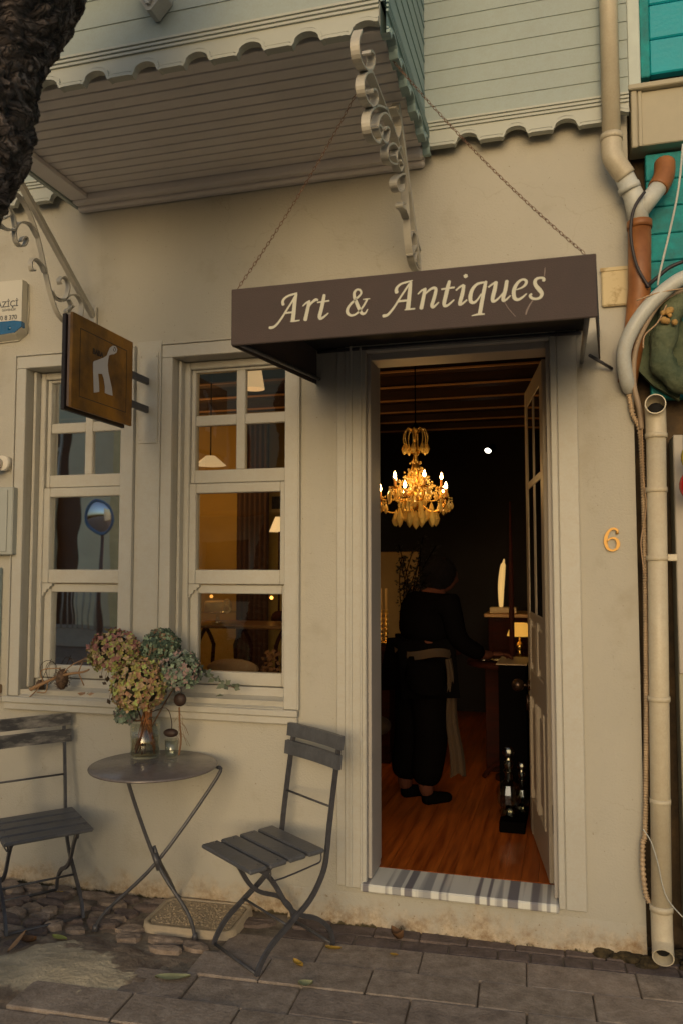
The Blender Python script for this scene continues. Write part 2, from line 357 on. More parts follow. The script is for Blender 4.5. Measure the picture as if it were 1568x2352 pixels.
# dirt and mortar sheet under/over the worn patch
def fbm(x, y, s, o=4): return noise.fractal(Vector((x * s, y * s, 3.1)), 0.8, 2.1, o)
sm = MB(); sm.smooth = True
NX, NY = 110, 80; X0, X1, Y0, Y1 = -3.4, -1.30, -1.02, .02
vs = []; fs = []
for j in range(NY + 1):
    for i in range(NX + 1):
        x = X0 + (X1 - X0) * i / NX; y = Y0 + (Y1 - Y0) * j / NY
        d = math.hypot((x + 1.98) / .42, (y + .72) / .30)
        z = -.012 + .010 * fbm(x, y, 6) + .030 * max(0, 1 - d) ** .6 + .004 * fbm(x, y, 30)
        if y > -.5: z -= .004
        vs.append((x, y, z))
for j in range(NY):
    for i in range(NX):
        a = j * (NX + 1) + i; fs.append((a, a + 1, a + NX + 2, a + NX + 1))
sm.add(vs, fs, True)
def patch_mat():
    m = bpy.data.materials.new('worn_patch'); m.use_nodes = True
    t = m.node_tree; b = t.nodes['Principled BSDF']; L = t.links.new; N = t.nodes.new
    tc = N('ShaderNodeTexCoord'); co = tc.outputs['Object']
    def noi(s, d=6):
        n = N('ShaderNodeTexNoise'); n.inputs['Scale'].default_value = s; n.inputs['Detail'].default_value = d; L(co, n.inputs['Vector']); return n.outputs['Fac']
    def ramp(f, p0, p1, c0, c1):
        r = N('ShaderNodeValToRGB'); L(f, r.inputs[0]); e = r.color_ramp.elements
        e[0].position = p0; e[1].position = p1; e[0].color = (*c0, 1); e[1].color = (*c1, 1); return r.outputs[0]
    sand = ramp(noi(8), .3, .7, (.44, .37, .26), (.66, .56, .39))
    dirt = ramp(noi(14), .3, .7, (.14, .10, .075), (.33, .26, .19))
    mp = N('ShaderNodeMapping'); mp.inputs['Location'].default_value = (1.98 / .55, .74 / .34, 0); mp.inputs['Scale'].default_value = (1 / .55, 1 / .34, 0)
    L(co, mp.inputs[0]); ln = N('ShaderNodeVectorMath'); ln.operation = 'LENGTH'; L(mp.outputs[0], ln.inputs[0])
    ad = N('ShaderNodeMath'); ad.operation = 'MULTIPLY_ADD'; L(noi(7), ad.inputs[0]); ad.inputs[1].default_value = .9; L(ln.outputs['Value'], ad.inputs[2])
    f = ramp(ad.outputs[0], .95, 1.4, (1, 1, 1), (0, 0, 0))
    x = N('ShaderNodeMix'); x.data_type = 'RGBA'; L(f, x.inputs[0]); L(dirt, x.inputs[6]); L(sand, x.inputs[7]); L(x.outputs[2], b.inputs['Base Color'])
    b.inputs['Roughness'].default_value = .95
    bp = N('ShaderNodeBump'); bp.inputs['Strength'].default_value = .8; bp.inputs['Distance'].default_value = .01; L(noi(60), bp.inputs['Height']); L(bp.outputs[0], b.inputs['Normal'])
    return m
tag(sm.build('path', patch_mat()), kind='structure')
cb = MB()
def stone(cx, cy, lx, ly, h, rot):
    n = 9; ph = random.random() * 6
    rad = [1 + random.uniform(-.22, .16) for _ in range(n)]
    M = Matrix.Translation((cx, cy, 0)) @ Matrix.Rotation(rot, 4, 'Z')
    rings = []
    for (s, z) in ((1.0, -.05), (1.0, h * .35), (.86, h * .85), (.45, h)):
        rings.append([M @ Vector((math.cos(2 * math.pi * k / n + ph * 0) * lx * s * rad[k], math.sin(2 * math.pi * k / n) * ly * s * rad[k], z + random.uniform(-.003, .003))) for k in range(n)])
    v = [p for r_ in rings for p in r_]; f = []
    for i in range(3):
        for k in range(n): f.append((i * n + k, i * n + (k + 1) % n, (i + 1) * n + (k + 1) % n, (i + 1) * n + k))
    f.append(tuple(3 * n + k for k in range(n))); cb.add(v, f, False)
y = -.06; row = 0
while y > -.86:
    x = -3.2 + random.uniform(0, .1)
    while x < -1.4:
        lx = random.uniform(.045, .095); d = math.hypot((x + 1.98) / .46, (y + .74) / .30)
        inman = (-1.87 < x + lx < -1.40 and y > -.35)
        edge = in_patch(x + lx + .05, y)
        if edge and not inman and d > .95 + random.uniform(-.1, .2) and random.random() > .06:
            cb.mi = random.choice([0, 0, 1]); stone(x + lx, y + random.uniform(-.01, .01), lx, random.uniform(.026, .04), random.uniform(.0, .018), random.uniform(-.25, .25))
        x += lx * 2 + random.uniform(.0, .02)
    y -= .068; row += 1
tag(cb.build('cobblestones', [M_COBBLE, M_BRICKD]), kind='structure')

# manhole cover: cream frame with pebbled lid
mh = empty('manhole_cover', (-1.62, -.16, 0), 'cream square access cover with rounded corners and pebbled lid, set in paving under the table', 'manhole cover')
def rrect(cx, cy, hx, hy, r, z, rot, n=6):
    out = []
    for (sx, sy, a0) in ((1, 1, 0), (-1, 1, 90), (-1, -1, 180), (1, -1, 270)):
        for k in range(n + 1):
            a = R(a0 + 90 * k / n); out.append((sx * (hx - r) + math.cos(a) * r, sy * (hy - r) + math.sin(a) * r))
    c, s_ = math.cos(rot), math.sin(rot)
    return [Vector((cx + x * c - y * s_, cy + x * s_ + y * c, z)) for x, y in out]
m = MB(); rr = R(3); cx_, cy_ = -1.625, -.165
A = rrect(cx_, cy_, .215, .155, .06, .020, rr); B = rrect(cx_, cy_, .195, .135, .045, .020, rr); A0 = [v - Vector((0, 0, .07)) for v in rrect(cx_, cy_, .222, .162, .06, .020, rr)]
Bi = [v - Vector((0, 0, .012)) for v in B]; n = len(A)
vs = A0 + A + B + Bi; fs = []
for q in range(3):
    for k in range(n): fs.append((q * n + k, q * n + (k + 1) % n, (q + 1) * n + (k + 1) % n, (q + 1) * n + k))
m.add(vs, fs, True); M_COVER = mat('cream_cover', (0.48, 0.39, 0.27), 0.8, var=.15, vscale=12, bump=.3)
m.build('frame', M_COVER, mh)
m = MB(); C_ = rrect(cx_, cy_, .190, .130, .043, .018, rr); D_ = [v - Vector((0, 0, .02)) for v in C_]
m.add(C_ + D_, [tuple(range(n))] + [(k, k + n, (k + 1) % n + n, (k + 1) % n) for k in range(n)])
for _ in range(420):
    a = random.uniform(-.178, .178); b_ = random.uniform(-.118, .118)
    c, s_ = math.cos(rr), math.sin(rr)
    rad = random.uniform(.003, .0065); m.ball((cx_ + a * c - b_ * s_, cy_ + a * s_ + b_ * c, .018), rad, 4, (1, 1, .75))
m.build('lid', mat('pebble_lid', (0.38, 0.30, 0.20), 0.85, var=.35, vscale=60), mh)

# ------------------------------------------------------------------ shop building
shop = empty('shop_building', (-1.2, 0.2, 0), 'cream painted antiques shop with bay window above, two tall sash windows and an open door', 'building')
def wall_grid(mb, xs, zs, holes, y, rev=None):
    xs = sorted(set(xs)); zs = sorted(set(zs)); idx = {}
    def vi(i, j):
        return idx.setdefault((i, j), len(idx))
    fs = []
    for i in range(len(xs) - 1):
        for j in range(len(zs) - 1):
            cx, cz = (xs[i] + xs[i + 1]) / 2, (zs[j] + zs[j + 1]) / 2
            if any(h[0] < cx < h[1] and h[2] < cz < h[3] for h in holes): continue
            fs.append((vi(i, j), vi(i + 1, j), vi(i + 1, j + 1), vi(i, j + 1)))
    vs = [None] * len(idx)
    for (i, j), k in idx.items(): vs[k] = (xs[i], y, zs[j])
    mb.add(vs, fs, False)
    if rev:
        for h in holes:
            a, b, c, d = h
            mb.add([(a, y, c), (b, y, c), (b, y, d), (a, y, d), (a, rev, c), (b, rev, c), (b, rev, d), (a, rev, d)],
                   [(0, 4, 7, 3), (1, 2, 6, 5), (3, 7, 6, 2), (0, 1, 5, 4)], False)
H_W1 = (-2.72, -2.155, .912, 2.625); H_W2 = (-1.871, -1.278, .912, 2.625); H_D = (-.885, -.055, .16, 2.58)
WX1 = .285
mb = MB()
wall_grid(mb, [-6.5, -2.72, -2.155, -1.871, -1.278, -.885, -.055, WX1], [-.06, .16, .955, 2.58, 2.625, 3.62], [H_W1, H_W2, H_D], 0.0, .28)
wall_grid(mb, [-6.5, -2.72, -2.155, -1.871, -1.278, -.885, -.055, WX1], [-.06, .16, .955, 2.58, 2.625, 3.62], [H_W1, H_W2, H_D], 0.28)
mb.add([(WX1, 0, -.06), (WX1, .6, -.06), (WX1, .6, 6), (WX1, 0, 6)], [(0, 1, 2, 3)])
mb.build('wall', M_WALL, shop, recalc=False)
# lumpy plinth crust at the foot of the wall
mb = MB(); mb.smooth = True; vs = []; fs = []; NXp = 120; NZp = 8
for j in range(NZp + 1):
    for i in range(NXp + 1):
        x = -1.25 + (WX1 + 1.25) * i / NXp; z = -.03 + .165 * j / NZp
        t = 1 - j / NZp
        y = .001 - .030 * max(0, t) ** 1.1 - .010 * (fbm(x, z, 9) * .5 + .5) * (1 if 0 < j < NZp else 0) * t - .004 * fbm(x, z, 40) * t
        if j == NZp: y = .004
        vs.append((x, y, z))
for j in range(NZp):
    for i in range(NXp):
        a = j * (NXp + 1) + i; fs.append((a, a + 1, a + NXp + 2, a + NXp + 1))
mb.add(vs, fs, True); mb.build('plinth', M_WALL, shop, recalc=False)

# windows
def z_at(py): return atY(550, py, .12).z
def make_window(x0, x1, label, zoff, pane):
    w_ = (x1 - x0)
    fr = MB(); yf = -.022
    # casing boards: left, right, head, with a raised outer bead
    fr.rbox(x0 - .058, x0, yf, .004, .9225, 2.625, .003); fr.rbox(x1, x1 + .068, yf, .004, .9225, 2.625, .003)
    fr.rbox(x0 - .058, x1 + .068, yf, .004, 2.6255, 2.69, .003)
    fr.rbox(x0 - .066, x0 - .0585, yf - .008, .004, .9225, 2.698, .002); fr.rbox(x1 + .0685, x1 + .076, yf - .008, .004, .9225, 2.698, .002)
    fr.rbox(x0 - .058, x1 + .068, yf - .008, .004, 2.6905, 2.698, .002)
    win = fr.build('window', M_TRIM, shop); tag(win, label)
    # inner box frame
    f2 = MB(); a, b = x0 + .002, x1 - .002
    f2.rbox(a, a + .043, .085, .20, 1.0, 2.622, .004); f2.rbox(b - .022, b, .085, .20, 1.0, 2.622, .004)
    f2.rbox(a + .044, b - .023, .085, .20, 2.585, 2.622, .004)
    f2.rbox(a + .0, a + .016, .04, .084, .96, 2.622, .004)          # stop bead
    f2.build('frame', M_TRIM, win)
    # sashes
    L_, R_ = a + .044, b - .023
    s = MB(); yt = .105
    zt = z_at(1108)
    # transom light with 4 panes
    gx = [L_ + .022, L_ + .022 + (R_ - L_ - .022 - .02) * .46, L_ + .022 + (R_ - L_ - .042) * .56, R_ - .012]
    zz = [z_at(1078), z_at(975), z_at(951), z_at(851)]
    s.rbox(L_, gx[0], yt, .145, zt, 2.585, .003); s.rbox(gx[3], R_, yt, .145, zt, 2.585, .003)
    s.rbox(gx[0] - .0005, gx[3] + .0005, yt + .002, .145, zt, zz[0], .003); s.rbox(gx[0] - .0005, gx[3] + .0005, yt + .002, .145, zz[3], 2.585, .003)
    s.rbox(gx[1], gx[2], yt + .004, .143, zz[0] - .001, zz[3] + .001, .004)
    s.rbox(gx[0] - .001, gx[1] + .001, yt + .006, .141, zz[1], zz[2], .004); s.rbox(gx[2] - .001, gx[3] + .001, yt + .006, .141, zz[1], zz[2], .004)
    # middle sash, slightly proud
    m0, m1 = z_at(1342), zt - .004
    gl = (L_ + .038, R_ - .036, z_at(1309), z_at(1132)); ym = .088
    s.rbox(L_, gl[0], ym, .135, m0, m1, .004); s.rbox(gl[1], R_, ym, .135, m0, m1, .004)
    s.rbox(gl[0] - .0005, gl[1] + .0005, ym + .002, .135, m0, gl[2], .004); s.rbox(gl[0] - .0005, gl[1] + .0005, ym + .002, .135, gl[3], m1, .004)
    # lower sash, set back
    l0, l1 = 1.003, m0 - .003
    g2 = (L_ + .043, R_ - .033, z_at(1544), z_at(1364)); yl = .112
    s.rbox(L_, g2[0], yl, .155, l0, l1, .004); s.rbox(g2[1], R_, yl, .155, l0, l1, .004)
    s.rbox(g2[0] - .0005, g2[1] + .0005, yl + .002, .155, l0, g2[2], .004); s.rbox(g2[0] - .0005, g2[1] + .0005, yl + .002, .155, g2[3], l1, .004)
    # horn under the middle sash
    hp = [(0, 0), (.058, 0), (.058, -.012), (.045, -.018), (.04, -.03), (.028, -.028), (.022, -.045), (.010, -.05), (.008, -.065), (0, -.065)]
    s.prism([(L_ + .001 + p[0], ym + .004, m0 - .001 + p[1]) for p in hp], (0, .03, 0))
    s.build('sash', M_TRIM, win)
    p = MB()
    for (xa, xb, za, zb, yy) in ((gx[0], gx[1], zz[0], zz[1], .125), (gx[2], gx[3], zz[0], zz[1], .125), (gx[0], gx[1], zz[2], zz[3], .125), (gx[2], gx[3], zz[2], zz[3], .125), (*gl, .115), (*g2, .135)):
        dx = random.uniform(-.0012, .0012)
        p.add([(xa - .004, yy, za - .004), (xb + .004, yy + dx, za - .004), (xb + .004, yy + dx, zb + .004), (xa - .004, yy, zb + .004)], [(0, 1, 2, 3)])
    p.build('pane', pane, win, recalc=False)
    # sloping inner sill
    si = MB(); si.prism([(x0 + .001, .18, .895), (x0 + .001, -.02, .895), (x0 + .001, -.02, .924), (x0 + .001, .09, .962), (x0 + .001, .105, .999), (x0 + .001, .18, .999)], (w_ - .002, 0, 0))
    si.build('sill', M_TRIM, win)
    return win
make_window(H_W1[0], H_W1[1], 'left sash window behind the hanging sign, mirroring the street', 0, M_PANE1)
make_window(H_W2[0], H_W2[1], 'right sash window beside the door, with the amber room behind it', 0, M_PANE)
mb = MB()      # long shared sill nosing and apron
mb.rbox(-2.80, -1.205, -.045, -.0225, .892, .922, .004); mb.rbox(-2.795, -1.21, -.034, .003, .856, .891, .004)
mb.rbox(-2.85, -2.80, -.05, .003, .896, .916, .003)
mb.build('window_ledge', M_TRIM, shop)
mb = MB()      # flat pilaster between the windows with a bolted plate
mb.rbox(-2.078, -1.938, -.006, .003, .923, 2.72, .002)
mb.rbox(-2.062, -1.955, -.011, -.0062, 2.20, 2.66, .002)
for (a, b) in ((-2.05, 2.64), (-1.966, 2.64), (-2.05, 2.22), (-1.966, 2.22)): mb.ball((a, -.012, b), .005, 5, (1, .5, 1))
mb.build('pilaster', M_TRIM, shop)

# door surround
mb = MB()
mb.rbox(-1.022, -.982, -.018, .003, .155, 2.72, .003); mb.rbox(-.9815, -.882, -.032, .003, .155, 2.66, .004)
mb.rbox(-.958, -.945, -.040, -.0325, .16, 2.62, .003); mb.rbox(-.910, -.899, -.040, -.0325, .16, 2.60, .003)
mb.rbox(-.058, -.030, -.032, .003, .160, 2.66, .004); mb.rbox(-.0295, .056, -.026, .003, .157, 2.66, .004)
mb.rbox(-.8815, -.0585, -.032, .003, 2.575, 2.66, .004); mb.rbox(-.9815, .070, -.05, .003, 2.6605, 2.70, .004)
mb.rbox(-.9815, .06, -.038, .003, 2.7005, 2.74, .004)
mb.build('door_surround', M_TRIM, shop)
mb = MB()
mb.rbox(-.884, -.866, .0035, .16, .19, 2.575, .003); mb.rbox(-.076, -.057, .0035, .16, .19, 2.575, .003)
mb.rbox(-.8655, -.0765, .0035, .16, 2.545, 2.578, .003)
mb.rbox(-.90, -.868, .161, .19, .19, 2.55, .003)
mb.build('door_jamb', mat('grey_jamb_paint', (0.40, 0.37, 0.34), 0.55, var=.06), shop)
# marble threshold
def marble():
    m = bpy.data.materials.new('striped_marble'); m.use_nodes = True; t = m.node_tree; b = t.nodes['Principled BSDF']; L = t.links.new; N = t.nodes.new
    tc = N('ShaderNodeTexCoord'); mp = N('ShaderNodeMapping'); mp.inputs['Rotation'].default_value = (0, 0, R(-20)); mp.inputs['Scale'].default_value = (11, .15, .1)
    L(tc.outputs['Object'], mp.inputs[0]); n = N('ShaderNodeTexNoise'); n.inputs['Scale'].default_value = 1.6; n.inputs['Detail'].default_value = 1.5; L(mp.outputs[0], n.inputs['Vector'])
    r = N('ShaderNodeValToRGB'); L(n.outputs['Fac'], r.inputs[0]); e = r.color_ramp.elements
    e[0].position = .40; e[0].color = (.24, .23, .25, 1); e[1].position = .45; e[1].color = (.74, .74, .68, 1)
    a = e.new(.57); a.color = (.78, .78, .72, 1); a = e.new(.61); a.color = (.40, .40, .40, 1)
    L(r.outputs[0], b.inputs['Base Color']); b.inputs['Roughness'].default_value = .35; return m
mb = MB(); mb.rbox(-.905, -.056, -.058, .165, .152, .187, .006); mb.build('threshold', marble(), shop)

# door leaf, opened inwards about 80 degrees
hinge = Vector((-.078, .135, .19)); far = Vector((-.190, .865, .19)); ax = (far - hinge).normalized(); nn = Vector((-ax.y, ax.x, 0))  # nn points to -x side
MD = Matrix(((ax.x, nn.x, 0, hinge.x), (ax.y, nn.y, 0, hinge.y), (0, 0, 1, hinge.z), (0, 0, 0, 1)))
LW, LH = (far - hinge).length, 2.34
def dbox(mb, u0, u1, v0, v1, z0, z1, b=.004): mb.rbox(u0, u1, v0, v1, z0, z1, b, MD)
mb = MB(); T = .02
st = .095
dbox(mb, 0, st, -T, T, .01, LH); dbox(mb, LW - st, LW, -T, T, .01, LH)
rails = [(.01, .20), (.72, .86), (1.12, 1.16), (1.80, 1.84), (LH - .10, LH)]
for a, b in rails: dbox(mb, st - .001, LW - st + .001, -T + .001, T - .001, a, b)
dbox(mb, LW / 2 - .02, LW / 2 + .02, -T + .002, T - .002, .20, LH - .10)
for (u0, u1) in ((st, LW / 2 - .02), (LW / 2 + .02, LW - st)):      # raised panels
    dbox(mb, u0, u1, -.006, .006, .20, .72); dbox(mb, u0 + .03, u1 - .03, -.015, .015, .25, .67, .012)
    dbox(mb, u0, u1, -.006, .006, .86, 1.12); dbox(mb, u0 + .03, u1 - .03, -.015, .015, .89, 1.09, .012)
    for q in (u0, u1 - .012):
        dbox(mb, q, q + .012, -T - .006, T + .006, .2, .72, .003); dbox(mb, q, q + .012, -T + .004, T - .001, .86, LH - .1, .003)
leaf = mb.build('door', mat('warm_white_door', (0.34, 0.28, 0.21), 0.4, var=.05), shop); tag(leaf, 'half glazed white panel door swung open into the shop')
mb = MB()
for (u0, u1) in ((st, LW / 2 - .02), (LW / 2 + .02, LW - st)):
    for (a, b) in ((1.16, 1.80), (1.84, LH - .1)):
        P = [MD @ Vector(q) for q in ((u0, .0165, a), (u1, .0165, a), (u1, .0165, b), (u0, .0165, b))]; mb.add(P, [(0, 1, 2, 3)])
mb.build('pane', M_PANE, leaf, recalc=False)
mb = MB()
k = MD @ Vector((LW - .06, T, .77)); dn = (MD.to_3x3() @ Vector((0, 1, 0)))
mb.tube([k, k + dn * .012], .028, 12); mb.tube([k, k + dn * .05], .010, 8); mb.ball(k + dn * .062, .034, 7)
mb.tube([k - Vector((0, 0, .11)), k - Vector((0, 0, .11)) + dn * .01], .024, 12); mb.tube([k + dn * .012 - Vector((0, 0, .05)), k + dn * .012 - Vector((0, 0, .13))], .008, 6)
mb.build('handle', mat('dark_bronze', (.05, .03, .02), .35, metal=.8), leaf)
for z in (.42, 2.10):
    mb = MB(); mb.tube([(hinge.x + .006, hinge.y - .012, z), (hinge.x + .006, hinge.y - .012, z + .12)], .009, 8); mb.build('hinge', mat('dark_bronze', (.05, .03, .02)), leaf)

# ------------------------------------------------------------------ upper storey, bay, siding
def board(mb, p0, p1, z0, z1, outn, lap=.004):
    """one weatherboard from p0 to p1 (xy) between z0..z1, bottom edge proud along outn"""
    p0 = Vector((*p0, 0)); p1 = Vector((*p1, 0)); o = Vector((*outn, 0))
    vs = [p0 + Vector((0, 0, z0)) + o * (lap + .004), p1 + Vector((0, 0, z0)) + o * (lap + .004), p1 + Vector((0, 0, z1)) + o * .004, p0 + Vector((0, 0, z1)) + o * .004,
          p0 + Vector((0, 0, z0)) - o * .01, p1 + Vector((0, 0, z0)) - o * .01, p1 + Vector((0, 0, z1)) - o * .01, p0 + Vector((0, 0, z1)) - o * .01]
    mb.add(vs, [(0, 1, 2, 3), (4, 7, 6, 5), (0, 4, 5, 1), (3, 2, 6, 7), (0, 3, 7, 4), (1, 5, 6, 2)], False)
def apron(mb, p0, p1, z0, z1, outn, pitch, first, archw=.112, archh=.034, th=.022):
    p0 = Vector((*p0, 0)); p1 = Vector((*p1, 0)); d = (p1 - p0); Ln = d.length; d.normalize(); o = Vector((*outn, 0))
    prof = [(0, z0)]; s = first
    while s < Ln - .01:
        if s - archw / 2 > .0:
            a = s - archw / 2; b = min(s + archw / 2, Ln)
            prof.append((a - .012, z0)); prof.append((a, z0 - .004)); 
            for k in range(0, 9):
                t = math.pi * (1 - k / 8); u = s + math.cos(t) * archw / 2 * .92
                if u < Ln: prof.append((u, z0 + .006 + archh * math.sin(t)))
            if b + .012 < Ln: prof.append((b, z0 - .004)); prof.append((b + .012, z0))
        s += pitch
    prof.append((Ln, z0 if prof[-1][0] < Ln - .03 else prof[-1][1])); prof2 = [(0, z1), (Ln, z1)]
    # front sheet with thickness, built in vertical strips
    pr = prof
    vs = []; fs = []
    for (u, z) in pr:
        b = p0 + d * u
        vs += [b + o * th + Vector((0, 0, z)), b + o * th + Vector((0, 0, z1)), b + Vector((0, 0, z)), b + Vector((0, 0, z1))]
    for i in range(len(pr) - 1):
        a = i * 4; c = a + 4
        fs += [(a, c, c + 1, a + 1), (a + 2, a + 3, c + 3, c + 2), (a, a + 2, c + 2, c), (a + 1, c + 1, c + 3, a + 3)]
    mb.add(vs, fs, False)
    mb.sweep_rect([p0 + d * u + o * (th + .006) + Vector((0, 0, z + .006)) for u, z in pr], o * .006, .012)
    mb.sweep_rect([p0 + d * u + o * (th + .004) + Vector((0, 0, z + .019)) for u, z in pr], o * .004, .006)
    for k in range(3):
        zz = z1 - .002 - k * .017
        mb.sweep_rect([p0 + d * 0 + o * (th + .004) + Vector((0, 0, zz)), p0 + d * Ln + o * (th + .004) + Vector((0, 0, zz))], o * .004, .009)
BX0, BX1, BY = -2.42, -.600, -.95
ZB = 3.452
bay = MB()
z = ZB + .125
while z < 5.4: board(bay, (BX0, BY), (BX1, BY), z, z + .112, (0, -1)); z += .112
bay.box(BX0 + .02, BX1 - .02, BY + .012, -.02, 5.38, 5.4)
bayo = bay.build('bay_front', M_SIDING, shop, recalc=False)
mb = MB(); apron(mb, (BX0, BY), (BX1, BY), ZB, ZB + .125, (0, -1), .2135, (-.647 - BX0) % .2135); mb.build('scalloped_apron', M_APRON, shop)
mb = MB(); z = ZB + .125
while z < 5.4: board(mb, (BX1, BY), (BX1, -.06), z, z + .083, (1, 0)); z += .083
mb.build('bay_side', M_BAYSIDE, shop)
mb = MB(); apron(mb, (BX1, BY), (BX1, -.055), ZB + .006, ZB + .125, (1, 0), .18, .09); mb.build('bay_side_apron', M_BAYSIDE, shop)
mb = MB(); mb.box(BX0 - .02, BX0, BY, -.02, ZB, 5.4); mb.build('bay_end', M_SIDING, shop)
# soffit of grooved boards
mb = MB(); y = BY + .022; nb = 13; pitch = (-.10 - y) / nb
for k in range(nb):
    mb.rbox(BX0 + .001, BX1 - .001, y + .003, y + pitch - .003, ZB + .035, ZB + .06, .003); y += pitch
mb.rbox(BX0 + .001, BX1 - .001, -.098, -.05, ZB - .005, ZB + .05, .01); mb.rbox(BX0 + .001, BX1 - .001, -.048, -.002, ZB - .022, ZB + .045, .010)
mb.rbox(BX0 + .001, BX0 + .10, BY + .024, -.1, ZB + .008, ZB + .033, .004)
mb.build('soffit', M_SOFFIT, shop)
mb = MB(); mb.box(BX0 + .001, BX1 - .001, BY + .021, -.003, ZB + .0602, ZB + .066); mb.build('soffit_backing', M_GROOVE, shop)
# right upper siding
mb = MB(); z = 3.61
while z < 5.4: board(mb, (BX1 + .005, -.05), (.290, -.05), z, z + .083, (0, -1)); z += .083
mb.build('upper_siding', M_SIDING, shop, recalc=False)
mb = MB(); apron(mb, (BX1 + .012, -.05), (.290, -.05), 3.49, 3.61, (0, -1), .2135, .19); mb.build('scalloped_apron', M_APRON, shop)
mb = MB(); mb.box(-6.5, WX1, -.028, .0, 3.60, 5.4); mb.build('upper_backing', M_SIDING, shop)
mb = MB(); z = 3.61
while z < 5.4: board(mb, (-6.4, -.05), (BX0 - .021, -.05), z, z + .083, (0, -1)); z += .083
mb.build('upper_siding', M_SIDING, shop, recalc=False)
mb = MB(); apron(mb, (-6.4, -.05), (BX0 - .03, -.05), 3.49, 3.61, (0, -1), .2135, .05); mb.build('scalloped_apron', M_APRON, shop)
# corner of the bay window box peeking in at the top
mb = MB(); yy = BY - .012
mb.prism([(-1.54, yy, 3.76), (-1.47, yy, 3.655), (-1.452, yy, 3.655), (-1.40, yy, 3.71), (-1.40, yy, 3.85), (-1.54, yy, 3.85)], (0, -.07, 0))
mb.prism([(-1.528, yy - .071, 3.77), (-1.468, yy - .071, 3.675), (-1.456, yy - .071, 3.672), (-1.44, yy - .071, 3.70), (-1.44, yy - .071, 3.85), (-1.528, yy - .071, 3.85)], (0, -.012, 0))
mb.rbox(-2.1, -1.38, yy - .09, yy, 3.8505, 3.90, .004)
mb.build('bay_window_corbel', M_TRIM, shop)

# ------------------------------------------------------------------ wrought brackets
def bpt(zx, zy):       # traced on the left bracket, in its own plane
    p = atX(zx * .168, 395 + zy * .168, -2.33); return Vector((0, p.y, p.z))
foot = Vector((0, -.004, 2.872))
def make_bracket(xc, foot_z, top_y, top_z, label, group):
    root = empty('scroll_bracket', (xc, 0, foot_z), label, 'bracket', group)
    W = Vector((.0125, 0, 0))
    A = bpt(1400, 2000); Bp = bpt(740, 0)
    # affine: bracket local frame from foot A -> top; map to this bracket's foot/top
    src = (bpt(700, -120) - A); dst = Vector((0, top_y, top_z)) - Vector((0, -.012, foot_z))
    sc_ = dst.length / src.length; ang = math.atan2(dst.z, -dst.y) - math.atan2(src.z, -src.y)
    ca, sa = math.cos(ang), math.sin(ang)
    def T(p):
        d = p - A; u, v = -d.y * sc_, d.z * sc_
        return Vector((xc, -.012 - (u * ca - v * sa), foot_z + (u * sa + v * ca)))
    def tr(*pts): return [T(bpt(*p)) for p in pts]
    mb = MB(); a = T(A); b = Vector((xc, top_y, top_z)); mb.sweep_rect([a, b], W, .026)
    mb.rbox(xc - .02, xc + .02, -.02, 0, foot_z - .06, foot_z + .05, .003)
    mb.build('bar', M_IRON, root)
    mb = MB()
    def rib(pts, th=.007): mb.sweep_rect(smooth_path(tr(*pts), 5), W * .95, th)
    rib([(1385, 2045), (1320, 2050), (1240, 2010), (1150, 1950), (1060, 1800), (1020, 1600), (1005, 1350), (990, 1050), (945, 800), (880, 640), (790, 550), (680, 490), (580, 400), (490, 280), (420, 130), (300, 0), (180, -90)])
    rib([(1200, 1985), (1270, 1930), (1300, 1830), (1270, 1730), (1200, 1690), (1130, 1690), (1060, 1640), (1030, 1560)])
    rib([(1060, 1640), (1130, 1705), (1190, 1640), (1200, 1560), (1165, 1500), (1120, 1510), (1125, 1550)])
    rib([(1180, 1720), (1195, 1790), (1150, 1830), (1140, 1800), (1215, 1800)])
    rib([(995, 1370), (975, 1290), (925, 1215), (880, 1230), (880, 1290), (905, 1310)])
    rib([(985, 1050), (940, 920), (860, 860), (800, 880), (780, 960), (800, 1030), (850, 1060), (885, 1020), (860, 990), (830, 1010)])
    rib([(800, 880), (760, 880), (690, 820), (650, 730), (680, 690)], .007)
    rib([(800, 870), (800, 780), (780, 710), (760, 690), (765, 750), (700, 755)])
    rib([(640, 690), (630, 560), (560, 430), (470, 330), (360, 250), (200, 200)])
    rib([(640, 690), (590, 740), (520, 740), (480, 670), (480, 600), (530, 580), (560, 640), (520, 670)])
    rib([(470, 200), (540, 300), (640, 350), (700, 320), (720, 220), (700, 130), (640, 90), (610, 130), (610, 190), (570, 200)])
    rib([(700, 340), (760, 350), (800, 400), (780, 450), (720, 460), (700, 430), (695, 380), (700, 520)])
    rib([(180, 500), (250, 540), (310, 530), (330, 460), (300, 400), (250, 430)])
    rib([(180, 480), (100, 380), (60, 250), (100, 150), (180, 120), (220, 180), (170, 230)])
    rib([(300, 0), (330, -110), (420, -160), (500, -90), (470, 0), (400, 0)])
    mb.build('scrollwork', M_IRON, root)
    return root
make_bracket(-2.33, 2.872, -.86, 3.485, 'cream iron scroll bracket above the hanging brown sign, partly behind the tree', 'scroll brackets under the bay')
